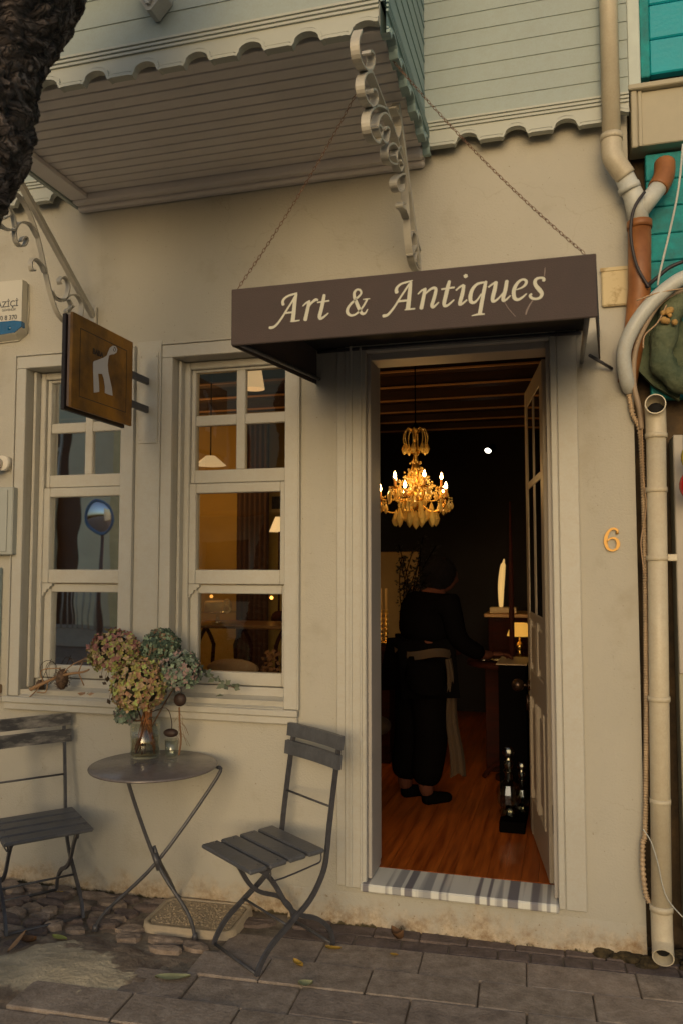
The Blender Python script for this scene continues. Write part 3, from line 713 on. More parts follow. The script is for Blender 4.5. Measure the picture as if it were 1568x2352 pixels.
def corner_bracket(xc, label, group):
    root = empty('scroll_bracket', (xc, 0, 2.96), label, 'bracket', group); W = Vector((.0165, 0, 0))
    def q(*pts): return [atX(a, b, xc) for a, b in pts]
    ft = Vector((xc, -.008, 2.955)); tp = atX(909, 250, xc)
    mb = MB(); mb.sweep_rect([ft, tp + (tp - ft).normalized() * .02], W, .034); mb.rbox(xc - .019, xc + .019, -.015, 0, 2.90, 3.0, .003); mb.build('bar', M_IRON, root)
    mb = MB()
    def rib(*pts): mb.sweep_rect(smooth_path(q(*pts), 5), W * .95, .007)
    rib((966, 612), (958, 621), (948, 612), (940, 585), (935, 545), (932, 500), (929, 450), (922, 395), (906, 325), (880, 252), (846, 166))
    rib((822, 70), (814, 97), (820, 140), (838, 163), (850, 150), (850, 125), (842, 117), (840, 124))
    rib((846, 166), (834, 168), (826, 190), (832, 226), (850, 246), (859, 230), (855, 208), (847, 206), (847, 214))
    rib((882, 252), (862, 243), (846, 252), (839, 276), (844, 310), (861, 328), (870, 304), (864, 288), (858, 292))
    rib((900, 300), (880, 262), (866, 266), (860, 286), (866, 314), (880, 328), (886, 300), (880, 292), (876, 298))
    rib((900, 246), (906, 262), (916, 268)); rib((905, 250), (912, 280), (912, 300), (905, 318), (900, 305))
    rib((918, 372), (900, 332), (884, 336), (882, 356), (888, 372), (904, 376), (898, 356))
    rib((925, 400), (914, 340), (906, 345), (904, 365), (912, 392), (918, 380), (912, 368))
    rib((930, 440), (924, 402), (910, 404), (902, 416), (906, 436), (918, 438), (920, 424))
    rib((931, 500), (924, 482), (916, 474), (918, 466), (924, 468))
    rib((939, 585), (952, 556), (948, 540), (940, 532), (937, 545)); rib((952, 556), (962, 590), (958, 615), (948, 600), (950, 580))
    mb.build('scrollwork', M_IRON, root); return root
corner_bracket(-.64, 'cream iron scroll bracket at the bay corner above the charcoal canopy', 'scroll brackets under the bay')

# ------------------------------------------------------------------ canopy
CY, CZ0, CZ1 = -1.0, 2.368, 2.566
can = empty('canopy', (-.5, -.5, 2.5), 'charcoal canvas door canopy lettered Art & Antiques, hung on two chains', 'canopy')
XL, XR = -1.132, .106
mb = MB(); mb.rbox(XL, XR, CY, CY + .012, CZ0, CZ1 + .006, .003); fv = mb.build('valance', M_CANVAS, can)
mb = MB()
mb.prism([(XL, CY + .0125, CZ0), (XL, CY + .0125, CZ1), (XL, 0, CZ1 + .05), (XL, 0, 2.449)], (.006, 0, 0))
mb.build('side_flap', M_CANVAS, can); mb = MB()
mb.prism([(XR - .006, CY + .0125, CZ0), (XR - .006, CY + .0125, CZ1), (.148, -.003, CZ1 + .05), (.148, -.003, 2.477)], (.006, 0, 0))
mb.build('side_flap', M_CANVAS, can)
mb = MB(); mb.prism([(XL + .007, CY + .0125, CZ1 - .006), (XL + .007, -.001, CZ1 + .044), (XL + .007, -.001, CZ1 + .05), (XL + .007, CY + .0125, CZ1)], (XR - XL - .02, 0, 0))
mb.build('top_cloth', M_CANDARK, can)
mb = MB()
for y_ in (CY + .022, -.03): mb.tube([(XL + .02, y_, CZ1 - .02 + (y_ - CY) * .05), (XR - .03, y_, CZ1 - .02 + (y_ - CY) * .05)], .009, 8)
for x_ in (XL + .02, XR - .03): mb.tube([(x_, CY + .02, CZ0 + .012), (x_ , -.01, 2.47)], .009, 8); mb.tube([(x_, CY + .02, CZ0 + .01), (x_, CY + .02, CZ1 - .01)], .009, 8)
mb.tube([(XR - .0, -.12, 2.47), (.20, -.02, 2.43)], .007, 6)
mb.build('canopy_frame', M_METAL, can)
# lettering: broad pen strokes
LY = CY - .0012
def l1(x, y): return atY((760 + x / 4.48) * .7903, (820 + y / 4.48) * .7903, LY)
def l2(x, y): return atY((1090 + x / 5.6) * .7903, (790 + y / 5.6) * .7903, LY)
def l3(x, y): return atY((1340 + x / 5.6) * .7903, (770 + y / 5.6) * .7903, LY)
PX = {l1: .7903 / 4.48, l2: .7903 / 5.6, l3: .7903 / 5.6}
def strokes(mb, fn, data, d0=0.0):
    ppm = 1850 / 2.75 * 1.02
    for i, stv in enumerate(data):
        P = [Vector((a, b, c)) for a, b, c in stv]; P = smooth_path(P, 6) if len(P) > 2 else P
        pts = [fn(p.x, p.y) for p in P]; ws = [p.z * PX[fn] / ppm / 2 for p in P]
        yy = -.0004 * (i % 5) - d0; vs = []; fs = []
        for k, p in enumerate(pts):
            t = pts[min(k + 1, len(pts) - 1)] - pts[max(k - 1, 0)]; t.normalize(); nv = Vector((-t.z, 0, t.x)) * ws[k]
            q = p + Vector((0, yy, 0)); vs += [q + nv, q - nv]
        for k in range(len(pts) - 1): fs.append((2 * k, 2 * k + 1, 2 * k + 3, 2 * k + 2))
        o = len(vs)
        for e_, s_ in ((0, -1), (len(pts) - 1, 1)):       # rounded ends
            t = (pts[min(e_ + 1, len(pts) - 1)] - pts[max(e_ - 1, 0)]).normalized() * s_; q = pts[e_] + Vector((0, yy, 0)); nv = Vector((-t.z, 0, t.x))
            arc = [q + (nv * math.cos(a) + t * math.sin(a) * .7) * ws[e_] for a in [math.pi * j / 6 for j in range(7)]]
            b0 = len(vs); vs += arc; fs.append(tuple(range(b0, b0 + 7)))
        mb.add(vs, fs, False)
A1 = [[(284, 290, 42), (278, 250, 38), (300, 210, 32), (350, 176, 28), (410, 156, 28), (465, 138, 16)],
      [(450, 165, 30), (400, 250, 26), (330, 360, 26), (262, 470, 28), (205, 545, 30), (160, 583, 34), (125, 590, 40), (108, 590, 36)],
      [(452, 160, 40), (436, 250, 50), (424, 370, 54), (410, 500, 58)], [(378, 513, 12), (430, 506, 22), (495, 497, 18)], [(305, 402, 28), (400, 392, 24)]]
r1 = [[(540, 308, 18), (580, 270, 26), (628, 246, 34)], [(622, 258, 44), (598, 370, 48), (572, 488, 52)], [(612, 330, 18), (655, 268, 30), (705, 228, 40), (735, 232, 24)]]
t1 = [[(818, 165, 40), (800, 260, 50), (775, 370, 50), (757, 440, 50), (766, 472, 38), (805, 456, 32), (870, 402, 16)], [(732, 262, 20), (880, 240, 22)]]
amp = [[(1318, 222, 12), (1350, 218, 16), (1402, 213, 14)], [(1368, 228, 26), (1325, 305, 26), (1275, 370, 26), (1215, 420, 26), (1155, 430, 32), (1115, 392, 42), (1122, 335, 38), (1165, 275, 32), (1230, 215, 30), (1290, 150, 28), (1282, 105, 28), (1240, 95, 28), (1206, 130, 36), (1206, 190, 42), (1235, 270, 46), (1270, 350, 46), (1305, 405, 40), (1345, 402, 26), (1376, 352, 14)]]
A2 = [[(345, 330, 62), (338, 290, 54), (360, 240, 42), (420, 192, 34), (500, 166, 32), (600, 138, 18)],
      [(580, 175, 34), (540, 210, 32), (480, 300, 32), (400, 420, 32), (320, 550, 34), (240, 655, 38), (190, 702, 44), (130, 716, 54)],
      [(575, 170, 44), (560, 300, 62), (545, 450, 66), (528, 598, 74)], [(478, 617, 18), (560, 607, 28), (638, 598, 26)], [(370, 480, 38), (515, 464, 34)]]
n2 = [[(695, 356, 24), (750, 302, 32), (815, 272, 40)], [(806, 282, 52), (780, 420, 58), (745, 590, 64)], [(802, 370, 20), (870, 300, 34), (935, 262, 44), (982, 272, 46), (974, 350, 54), (940, 470, 56), (918, 545, 54), (945, 570, 42), (1028, 495, 20)]]
t2 = [[(1202, 150, 46), (1180, 230, 60), (1145, 380, 62), (1118, 500, 60), (1128, 550, 48), (1180, 538, 36), (1275, 455, 24)], [(1078, 280, 28), (1280, 250, 30)]]
i2 = [[(1312, 296, 24), (1370, 245, 30), (1430, 212, 38)], [(1438, 222, 50), (1415, 350, 60), (1380, 480, 58), (1372, 528, 46), (1420, 512, 34), (1485, 457, 26)], [(1462, 82, 50), (1468, 66, 74), (1474, 50, 50)]]
q3 = [[(400, 275, 20), (330, 285, 34), (250, 312, 42), (180, 390, 54), (145, 500, 62), (152, 590, 58), (205, 608, 44), (260, 562, 30), (320, 470, 20)], [(396, 270, 46), (370, 400, 58), (335, 580, 60), (300, 780, 62)], [(170, 825, 16), (270, 802, 32), (372, 798, 24)]]
u3 = [[(442, 356, 28), (500, 310, 30), (565, 272, 34)], [(562, 280, 54), (540, 400, 62), (508, 530, 60), (512, 588, 48), (565, 572, 34), (640, 500, 26), (700, 420, 20)], [(738, 262, 56), (715, 400, 60), (680, 530, 58), (682, 580, 44), (732, 558, 32), (795, 498, 20)]]
e3 = [[(895, 398, 16), (980, 366, 28), (1040, 318, 42), (1055, 262, 44), (1010, 232, 34), (940, 262, 42), (882, 335, 54), (850, 430, 60), (862, 530, 58), (912, 562, 46), (980, 532, 36), (1058, 465, 20)]]
s3 = [[(1338, 250, 50), (1340, 218, 42), (1290, 205, 36), (1225, 222, 44), (1196, 272, 54), (1212, 332, 58), (1268, 400, 66), (1308, 460, 56), (1288, 520, 46), (1225, 548, 38), (1155, 540, 42), (1118, 500, 44), (1138, 468, 30)]]
mb = MB()
for d in (A1, r1, t1): strokes(mb, l1, d)
mb.build('lettering', M_LETTER, can, recalc=False); mb = MB(); strokes(mb, l1, amp); mb.build('lettering', M_LETTER, can, recalc=False); mb = MB()
for d in (A2, n2, t2, i2): strokes(mb, l2, d)
for d in (q3, u3, e3, s3): strokes(mb, l3, d)
mb.build('lettering', M_LETTER, can, recalc=False)
mb = MB(); strokes(mb, l3, [[(1360, 36, 7), (1358, 100, 15), (1350, 180, 10)], [(1160, 575, 14), (1110, 650, 22), (1065, 740, 26), (1050, 800, 20)], [(705, 605, 8), (760, 700, 9), (880, 838, 8)]]); mb.build('scratch', mat('pale_scratch', (.26, .21, .19), .9), can, recalc=False)
def chain(p0, p1):
    mb = MB(); p0, p1 = Vector(p0), Vector(p1); L_ = (p1 - p0).length; n = int(L_ / .018); d = (p1 - p0).normalized(); u = d.orthogonal().normalized(); v = d.cross(u)
    for k in range(n):
        t = (k + .5) / n; c = p0.lerp(p1, t) - Vector((0, 0, .03 * 4 * t * (1 - t))); a = u if k % 2 else v
        ring = [c + d * (math.cos(2 * math.pi * j / 8) * .0115) + a * (math.sin(2 * math.pi * j / 8) * .0045) for j in range(9)]
        mb.tube(ring, .0012, 4, cap=False)
    return mb.build('chain', mat('rusty_chain', (.20, .11, .07), .6, metal=.4, var=.3), can)
chain((XL + .02, CY + .01, CZ1 + .01), atZ(822, 205, ZB + .04)); chain((XR - .035, CY + .01, CZ1 + .012), (BX1 + .005, -.78, 3.47))

# ------------------------------------------------------------------ hanging square sign
SX = -1.99
def sgn(px, py): return atX(px, py, SX)
sr = empty('hanging_sign', (SX, -.4, 2.45), 'square brown wooden sign with a pale long-necked animal shape, on two black arms', 'sign')
tl, tr_, br_, bl_ = sgn(168, 722), sgn(307, 780), sgn(302, 975), sgn(163, 938)
y0s, y1s, z0s, z1s = (tl.y + bl_.y) / 2, (tr_.y + br_.y) / 2, (bl_.z + br_.z) / 2, (tl.z + tr_.z) / 2
M_SIGN = mat('stained_brown_board', (.11, .042, .003), .5, var=.5, vscale=4.5, bump=.2, bscale=25, col2=(.44, .20, .012))
M_SIGNB = mat('black_board', (.02, .012, .012), .5)
mb = MB(); mb.rbox(SX - .014, SX, y0s, y1s, z0s, z1s, .002); mb.build('front_board', M_SIGN, sr)
mb = MB(); mb.rbox(SX - .030, SX - .0145, y0s + .008, y1s - .004, z0s + .006, z1s - .006, .002); mb.build('spacer', mat('spacer_grey', (.24, .18, .16), .7), sr)
mb = MB(); mb.rbox(SX - .048, SX - .0305, y0s - .006, y1s - .012, z0s - .01, z1s - .006, .002); mb.build('back_board', M_SIGNB, sr)
mb = MB(); i_ = .055; ww = .0018
for (a, b, c, d) in ((y0s + i_, y1s - i_, z0s + i_, z0s + i_ + .003), (y0s + i_, y1s - i_, z1s - i_ - .003, z1s - i_), (y0s + i_, y0s + i_ + .003, z0s + i_ + .0031, z1s - i_ - .0031), (y1s - i_ - .003, y1s - i_, z0s + i_ + .0031, z1s - i_ - .0031)):
    mb.box(SX - .001, SX + .0008, a, b, c, d)
mb.build('border_line', M_SIGNB, sr)
def sg(x, y): return atX(x / 3.136 * .7903, (700 + y / 3.136) * .7903, SX + .0012)
an = [(855, 1095), (900, 1080), (945, 1062), (972, 1045), (985, 1010), (1000, 975), (1025, 955), (1052, 958), (1068, 985), (1062, 1015), (1040, 1032), (1010, 1035), (992, 1045), (985, 1080), (980, 1130), (985, 1190), (1000, 1260), (1018, 1340), (1025, 1410), (990, 1400), (955, 1385), (955, 1330), (945, 1260), (930, 1212), (893, 1210), (900, 1290), (903, 1375), (880, 1380), (855, 1382), (852, 1300), (848, 1180), (848, 1110)]
mb = MB(); mb.prism([sg(*p) for p in an], (.0015, 0, 0)); mb.build('animal_emblem', mat('pale_grey_emblem', (.70, .68, .68), .6, var=.04), sr)
mb = MB(); e = [sg(*p) + Vector((.002, 0, 0)) for p in [(1030, 985), (1034, 1000), (1044, 1006), (1050, 995), (1048, 975), (1040, 968), (1036, 985)]]; mb.tube(smooth_path(e, 3), .0012, 4); mb.build('animal_face', M_SIGNB, sr)
def text_obj(name, body, size, parent, m, world_m, ext=.0004, shear=0, bold=0.0, align='CENTER'):
    cu = bpy.data.curves.new(name, 'FONT'); cu.body = body; cu.size = size; cu.extrude = ext; cu.align_x = align; cu.shear = shear; cu.offset = bold
    to = bpy.data.objects.new(name + '_tmp', cu); sc.collection.objects.link(to)
    dg = bpy.context.evaluated_depsgraph_get(); me = bpy.data.meshes.new_from_object(to.evaluated_get(dg)); bpy.data.objects.remove(to)
    o = bpy.data.objects.new(name, me); sc.collection.objects.link(o); me.transform(world_m); me.materials.clear(); me.materials.append(m)
    o.parent = parent; o.matrix_parent_inverse = Matrix.Translation(-world_loc(parent)); return o
c0 = sg(895, 1020)
text_obj('sign_text', 'BABA', .034, sr, M_SIGNB, Matrix.Translation((SX + .001, c0.y, c0.z)) @ Matrix.Rotation(R(90), 4, 'Z') @ Matrix.Rotation(R(90), 4, 'X') @ Matrix.Translation((0, -.012, 0)), bold=.001)
mb = MB()
for py in (857, 925):
    zc = sgn(307, py).z; mb = MB(); mb.rbox(SX - .032, SX - .012, y1s - .02, -.0125, zc - .017, zc + .017, .003); mb.build('sign_arm', M_METAL, sr)

# ------------------------------------------------------------------ alarm box, camera, boxes on the left
al = empty('alarm_siren', (-2.85, -.03, 2.9), 'cream alarm siren box with printed label and blue strobe lens at the left edge', 'alarm')
ax1 = atY(68, 720, -.004).x; ax0 = ax1 - .34; az0, az1 = 2.775, 3.10
afx = atY(50, 700, -.0625).x; adx = (ax1 - .05) - afx
mb = MB(); mb.prism([(ax0, -.012, az0 + .03), (ax0 + .1, -.012, az0), (ax1 - .06, -.012, az0 + .006), (ax1 - .012, -.012, az0 + .04), (ax1, -.012, (az0 + az1) / 2), (ax1 - .012, -.012, az1 - .012), (ax1 - .04, -.012, az1 + .005), (ax0, -.012, az1 + .01)], (0, .012, 0))
mb.prism([(ax0 + .01, -.062, az0 + .045), (ax0 + .1, -.062, az0 + .02), (ax1 - .085 - adx, -.062, az0 + .03), (ax1 - .05 - adx, -.062, az0 + .06), (ax1 - .05 - adx, -.062, az1 - .01), (ax0 + .01, -.062, az1 - .005)], (0, .04, 0))
vs = []; fr_ = [(ax0 + .01, az0 + .045), (ax0 + .1, az0 + .02), (ax1 - .085 - adx, az0 + .03), (ax1 - .05 - adx, az0 + .06), (ax1 - .05 - adx, az1 - .01), (ax0 + .01, az1 - .005)]
bk = [(ax0, az0 + .032), (ax0 + .1, az0 + .004), (ax1 - .06, az0 + .01), (ax1 - .006, az0 + .045), (ax1 - .012, az1 - .01), (ax0, az1 + .006)]
mb.add([(x, -.0625, z) for x, z in fr_] + [(x, -.0125, z) for x, z in bk], [(k, k + 6, (k + 1) % 6 + 6, (k + 1) % 6) for k in range(6)])
mb.build('housing', mat('alarm_plastic', (.62, .59, .50), .4, var=.03), al)
mb = MB(); zt_ = az0 + .098
mb.prism([(ax0 + .012, -.068, az0 + .047), (ax0 + .1, -.068, az0 + .024), (ax1 - .088 - adx, -.068, az0 + .033), (ax1 - .045 - adx, -.068, az0 + .063), (ax1 - .047 - adx, -.068, az0 + .09), (ax1 - .09 - adx, -.068, zt_), (ax0 + .012, -.068, zt_)], (0, .03, 0))
mb.ball((ax1 - .12 - adx, -.068, az0 + .06), .012, 5, (1, .3, 1))
mb.build('strobe_lens', mat('blue_lens', (.0, .07, .17), .15, var=.3, vscale=20, emit=(0, .35, .6), estr=.04, coat=.5), al)
M_INK = mat('ink_dark', (.12, .12, .12), .6)
def wtext(body, size, px, py, m=M_INK, bold=.0006):
    p = atY(px, py, -.063)
    return text_obj('printed_label', body, size, al, m, Matrix.Translation(p) @ Matrix.Rotation(R(90), 4, 'X'), align='RIGHT', bold=bold)
wtext('BOĞAZİÇİ', .046, 42, 702); wtext('GÜVENLİK', .018, 37, 712, bold=0); wtext('370 8 370', .034, 39, 732); wtext('www.guvenlik.com', .012, 40, 742, bold=0)
sc_ = empty('security_camera', (-2.86, -.05, 2.1), 'small white bullet security camera on the wall at the left edge', 'camera')
p = atY(8, 1064, -.03)
mb = MB(); mb.tube([(p.x + .0, -.001, p.z), (p.x + .0, -.045, p.z)], .04, 16); mb.tube([(p.x - .02, -.04, p.z), (p.x - .03, -.10, p.z - .02)], [.030, .032], 14)
mb.build('housing', mat('camera_white', (.72, .68, .6), .4, var=.03), sc_)
mb = MB(); mb.tube([(p.x - .03, -.095, p.z - .018), (p.x - .031, -.104, p.z - .021)], .022, 14); mb.build('lens', M_HOLE, sc_)
mb = MB(); a = atY(38, 1118, -.06); b = atY(38, 1274, -.06)
bx = empty('meter_box', (a.x - .15, -.03, b.z), 'small grey painted meter box on the wall left of the window', 'meter box')
M_GREYB = mat('grey_box_paint', (.40, .42, .39), .5, var=.06)
mb.rbox(a.x - .3, a.x - .02, -.06, -.001, b.z, a.z, .005); mb.build('box_body', M_GREYB, bx)
mb = MB(); mb.rbox(a.x - .29, a.x - .05, -.066, -.0605, b.z + .015, a.z - .015, .003); mb.build('lid', M_GREYB, bx)
bx = empty('service_cabinet', (a.x - .2, -.03, .95), 'tall blue-grey service cabinet below the meter box at the left edge', 'cabinet')
mb = MB(); mb.rbox(-3.4, -2.845, -.075, -.001, .985, 1.58, .005); mb.build('cabinet_body', mat('blue_grey_paint', (.34, .43, .44), .5, var=.05), bx)
mb = MB(); mb.rbox(-3.38, -2.87, -.081, -.0755, 1.005, 1.56, .003); mb.build('door', mat('blue_grey_paint', (.34, .43, .44)), bx)
mb = MB(); mb.rbox(-3.4, -2.83, -.06, -.001, .93, .975, .004); tag(mb.build('wall_ledge', mat('tan_wood', (.32, .21, .12), .7)), 'short brown wooden ledge under the blue-grey service cabinet', 'ledge')

# brass house number
n6 = MB(); c6 = atY(1405, 1240, -.012)
pts = [(.026, .036), (.012, .047), (-.006, .043), (-.021, .022), (-.026, -.008), (-.018, -.036), (0, -.045), (.018, -.037), (.025, -.016), (.017, .003), (0, .008), (-.016, -.001), (-.021, -.014)]
th_ = [.010, .009, .010, .013, .015, .012, .008, .011, .014, .011, .007, .006, .004]
P = smooth_path([Vector((c6.x + a, -.010, c6.z + b)) for a, b in pts], 4); Tn = smooth_path([Vector((t, 0, 0)) for t in th_], 4)
n6.sweep_rect(P, (0, .0045, 0), [max(.002, t.x) for t in Tn]); n6.ball((c6.x + .022, -.010, c6.z + .030), .007, 6, (1, .6, 1))
tag(n6.build('house_number', mat('yellow_brass', (.46, .25, .05), .4, metal=.3)), 'brass house number 6 on the wall right of the door', 'house number')

# ------------------------------------------------------------------ bistro chairs
def make_chair(cx, cy, ang, label, scale=1.0, worn=False):
    root = empty('bistro_chair', (cx, cy, 0), label, 'chair', 'folding bistro chairs at the wall')
    u = Vector((math.cos(ang), math.sin(ang), 0)); f = Vector((u.y, -u.x, 0)); C0 = Vector((cx, cy, 0))
    def P(a, b, z): return C0 + u * a * scale + f * b * scale + Vector((0, 0, z * scale))
    hw = .168
    M = Matrix(((u.x, f.x, 0, cx), (u.y, f.y, 0, cy), (0, 0, 1, 0), (0, 0, 0, 1))) @ Matrix.Scale(scale, 4)
    # seat slats: four, long across the width
    for k in range(4):
        f0 = -.095 + k * .094; mb = MB()
        mb.rbox(-.195, .195, f0 - .038, f0 + .042, .412, .430, .005, M @ Matrix.Rotation(R(-1.5), 4, 'X'))
        for sx in (-.168, .168):
            q_ = M @ Vector((sx, f0 + .002, .4305)); mb.ball(q_, .0045, 4, (1, 1, .5))
        mb.build('seat_slat', M_SLAT, root)
    for s in (-1, 1):
        mb = MB(); x = hw * s
        # back upright that curves down to the front foot
        bp = smooth_path([P(x, -.225, .875), P(x, -.195, .70), P(x, -.165, .50), P(x, -.155, .42), P(x, -.135, .33), P(x, -.07, .235), P(x, .03, .165), P(x, .125, .10), P(x, .175, .04), P(x, .188, .006)], 5)
        mb.sweep_rect(bp, u * .0045 * 1.4, .020); mb.build('upright', M_METAL, root)
        mb = MB(); x = (hw - .022) * s
        bp = smooth_path([P(x, .18, .405), P(x, .135, .375), P(x, .09, .32), P(x, .03, .225), P(x, -.03, .175), P(x, -.12, .135), P(x, -.185, .075), P(x, -.205, .006)], 5)
        mb.sweep_rect(bp, u * .006, .018)
        mb.sweep_rect([P(x, .19, .408), P(x, -.14, .408)], u * .006, .008)
        mb.build('leg', M_METAL, root)
        mb = MB(); bp = smooth_path([P(x + .012 * s, -.13, .405), P(x + .012 * s, -.128, .372), P(x + .012 * s, -.09, .362), P(x + .012 * s, .10, .345), P(x + .012 * s, .12, .38), P(x + .012 * s, .12, .405)], 4)
        mb.tube(bp, .0035, 6); mb.build('seat_guide', M_METAL, root)
    mb = MB(); mb.tube([P(-hw, .186, .010), P(hw, .186, .010)], .007, 8); mb.build('floor_bar', M_METAL, root); mb = MB(); mb.tube([P(-hw + .02, -.203, .010), P(hw - .02, -.203, .010)], .007, 8)
    mb.build('floor_bar', M_METAL, root)
    mb = MB(); mb.tube([P(-hw, .045, .16), P(hw, .045, .16)], .005, 6); mb.build('cross_rod', M_METAL, root)
    mb = MB(); mb.tube([P(-hw, -.178, .585), P(hw, -.178, .585)], .005, 8); mb.build('cross_rod', M_METAL, root)
    for (z0, z1, yb) in ((.822, .880, -.222), (.742, .802, -.208)):
        mb = MB(); vs = []; fs = []; n = 8
        for i in range(n + 1):
            a = -.20 + .40 * i / n; bow = .012 * (1 - (a / .2) ** 2)
            for (dy, z) in ((.0, z0), (.0, z1), (.018, z1), (.018, z0)):
                vs.append(P(a, yb + dy - bow + (z - z0) * -.1 + .004, z))
        for i in range(n):
            for k in range(4): k2 = (k + 1) % 4; fs.append((i * 4 + k, (i + 1) * 4 + k, (i + 1) * 4 + k2, i * 4 + k2))
        fs += [(0, 1, 2, 3), (n * 4 + 3, n * 4 + 2, n * 4 + 1, n * 4)]
        mb.add(vs, fs, False); bs = mb.build('back_slat', M_WORN if worn else M_SLAT, root)
    return root
M_WORN = mat('worn_painted_slat', (.085, .08, .08), .45, var=.3, vscale=9, bump=.2, col2=(.30, .28, .25), mask=(.45, .68), stretch=(1, 1, 3))
make_chair(-1.205, -.335, R(-36), 'dark grey folding slatted chair standing alone right of the table, near the door', .99)
make_chair(-2.37, -.315, R(49), 'dark grey folding slatted chair left of the table with paint worn off its back slats', .97, True)

# ------------------------------------------------------------------ bistro table
TC = Vector((-1.79, -.30, 0)); TZ = .705
tb = empty('bistro_table', TC, 'small round dark metal bistro table with crossed folding legs', 'table')
mb = MB(); mb.lathe([(.001, TZ), (.276, TZ), (.281, TZ - .002), (.283, TZ - .006), (.281, TZ - .011), (.277, TZ - .011), (.275, TZ - .007), (.001, TZ - .007)], 64, Matrix.Translation(TC), True)
mb.build('table_top', M_TOP, tb)
a_ = Vector((-2.006, -.399, .012)); b_ = Vector((-1.553, -.354, .012)); c_ = Vector((-1.806, -.02, .012))
tA = atZ(297, 1783, TZ - .02); tB = atZ(498, 1762, TZ - .02); hub = (tA.lerp(b_, .56) + tB.lerp(a_, .56)) / 2
mb = MB(); mb.tube(smooth_path([tA, tA + Vector((.004, 0, -.05)), hub + Vector((0, -.012, .0)), b_.lerp(hub, .3) + Vector((.015, 0, .01)), b_], 5), .0085, 8); mb.build('leg', M_METAL, tb)
mb = MB(); mb.tube(smooth_path([tB + Vector((.004, 0, 0)), tB + Vector((0, 0, -.05)), hub + Vector((0, .010, 0)), a_.lerp(hub, .25) + Vector((-.02, 0, .0)), a_], 5), .0085, 8); mb.build('leg', M_METAL, tb)
mb = MB(); mb.tube(smooth_path([hub + Vector((-.02, .0, .06)), hub + Vector((0, .01, .0)), c_.lerp(hub, .4) + Vector((.008, 0, .0)), c_], 5), .0085, 8); mb.build('leg', M_METAL, tb)
mb = MB(); mb.tube([hub + Vector((-.012, -.012, .035)), hub + Vector((.012, -.004, -.035))], .014, 10); mb.build('collar', M_METAL, tb)
for q in (a_, b_, c_):
    mb = MB(); mb.tube([q + Vector((0, 0, .014)), q - Vector((0, 0, .011))], [.010, .015], 10); mb.build('foot', M_METAL, tb)
mb = MB(); mb.tube([tA.lerp(TC + Vector((0, 0, TZ - .022)), 0), tB.lerp(TC + Vector((0, 0, TZ - .022)), 0)], .006, 6)
mb.rbox(tA.x - .02, tA.x + .02, tA.y - .012, tA.y + .012, TZ - .03, TZ - .0175, .002); mb.build('brace', M_METAL, tb)

# ------------------------------------------------------------------ vase, glass, flowers
VP = atZ(333, 1739, TZ); VP.z = TZ + .001
vz = empty('glass_vase', VP, 'clear glass cylinder vase of water with cut stems, on the round table', 'vase')
mb = MB(); Mv = Matrix.Translation(VP)
mb.lathe([(.001, 0), (.062, 0), (.068, .006), (.069, .16), (.066, .16), (.064, .012), (.058, .009), (.001, .009)], 32, Mv); mb.build('vase_glass', M_GLASS, vz)
mb = MB(); mb.lathe([(.001, .0115), (.0625, .0115), (.0625, .095), (.001, .095)], 28, Mv); mb.build('water', M_WATER, vz)
GP = atZ(394, 1741, TZ); GP.z = TZ + .001
mb = MB(); mb.lathe([(.001, 0), (.024, 0), (.027, .004), (.033, .082), (.031, .082), (.026, .014), (.001, .012)], 24, Matrix.Translation(GP))
tag(mb.build('drinking_glass', M_GLASS), 'small clear tumbler on the table just right of the vase', 'glass')
M_STEM = mat('dry_stem', (.11, .055, .025), .8, var=.4, vscale=30)
PET = {
 'pink': [mat('petal_rose', (.33, .15, .13), .8, var=.3, vscale=40), mat('petal_olive', (0.333, 0.298, 0.088), .8, var=.3, vscale=40), mat('petal_tan', (.44, .31, .19), .8, var=.3, vscale=40), mat('petal_lime', (0.385, 0.455, 0.140), .8, var=.25, vscale=40)],
 'green': [mat('petal_teal', (.085, .125, .085), .8, var=.35, vscale=40), mat('petal_deep', (.05, .085, .06), .8, var=.35, vscale=40), mat('petal_sage', (0.245, 0.333, 0.228), .8, var=.3, vscale=40), mat('petal_brownish', (0.210, 0.140, 0.088), .8, var=.3, vscale=40)],
 'grey': [mat('petal_greyblue', (.17, .21, .17), .8, var=.3, vscale=40), mat('petal_teal', (.085, .125, .085)), mat('petal_mauve', (0.298, 0.210, 0.193), .8, var=.3, vscale=40), mat('petal_sage', (0.245, 0.333, 0.228))],
 'tan': [mat('petal_olive', (0.333, 0.298, 0.088)), mat('petal_tan', (.44, .31, .19)), mat('petal_brownrose', (0.385, 0.210, 0.123), .8, var=.3, vscale=40), mat('petal_lime', (0.385, 0.455, 0.140))],
}
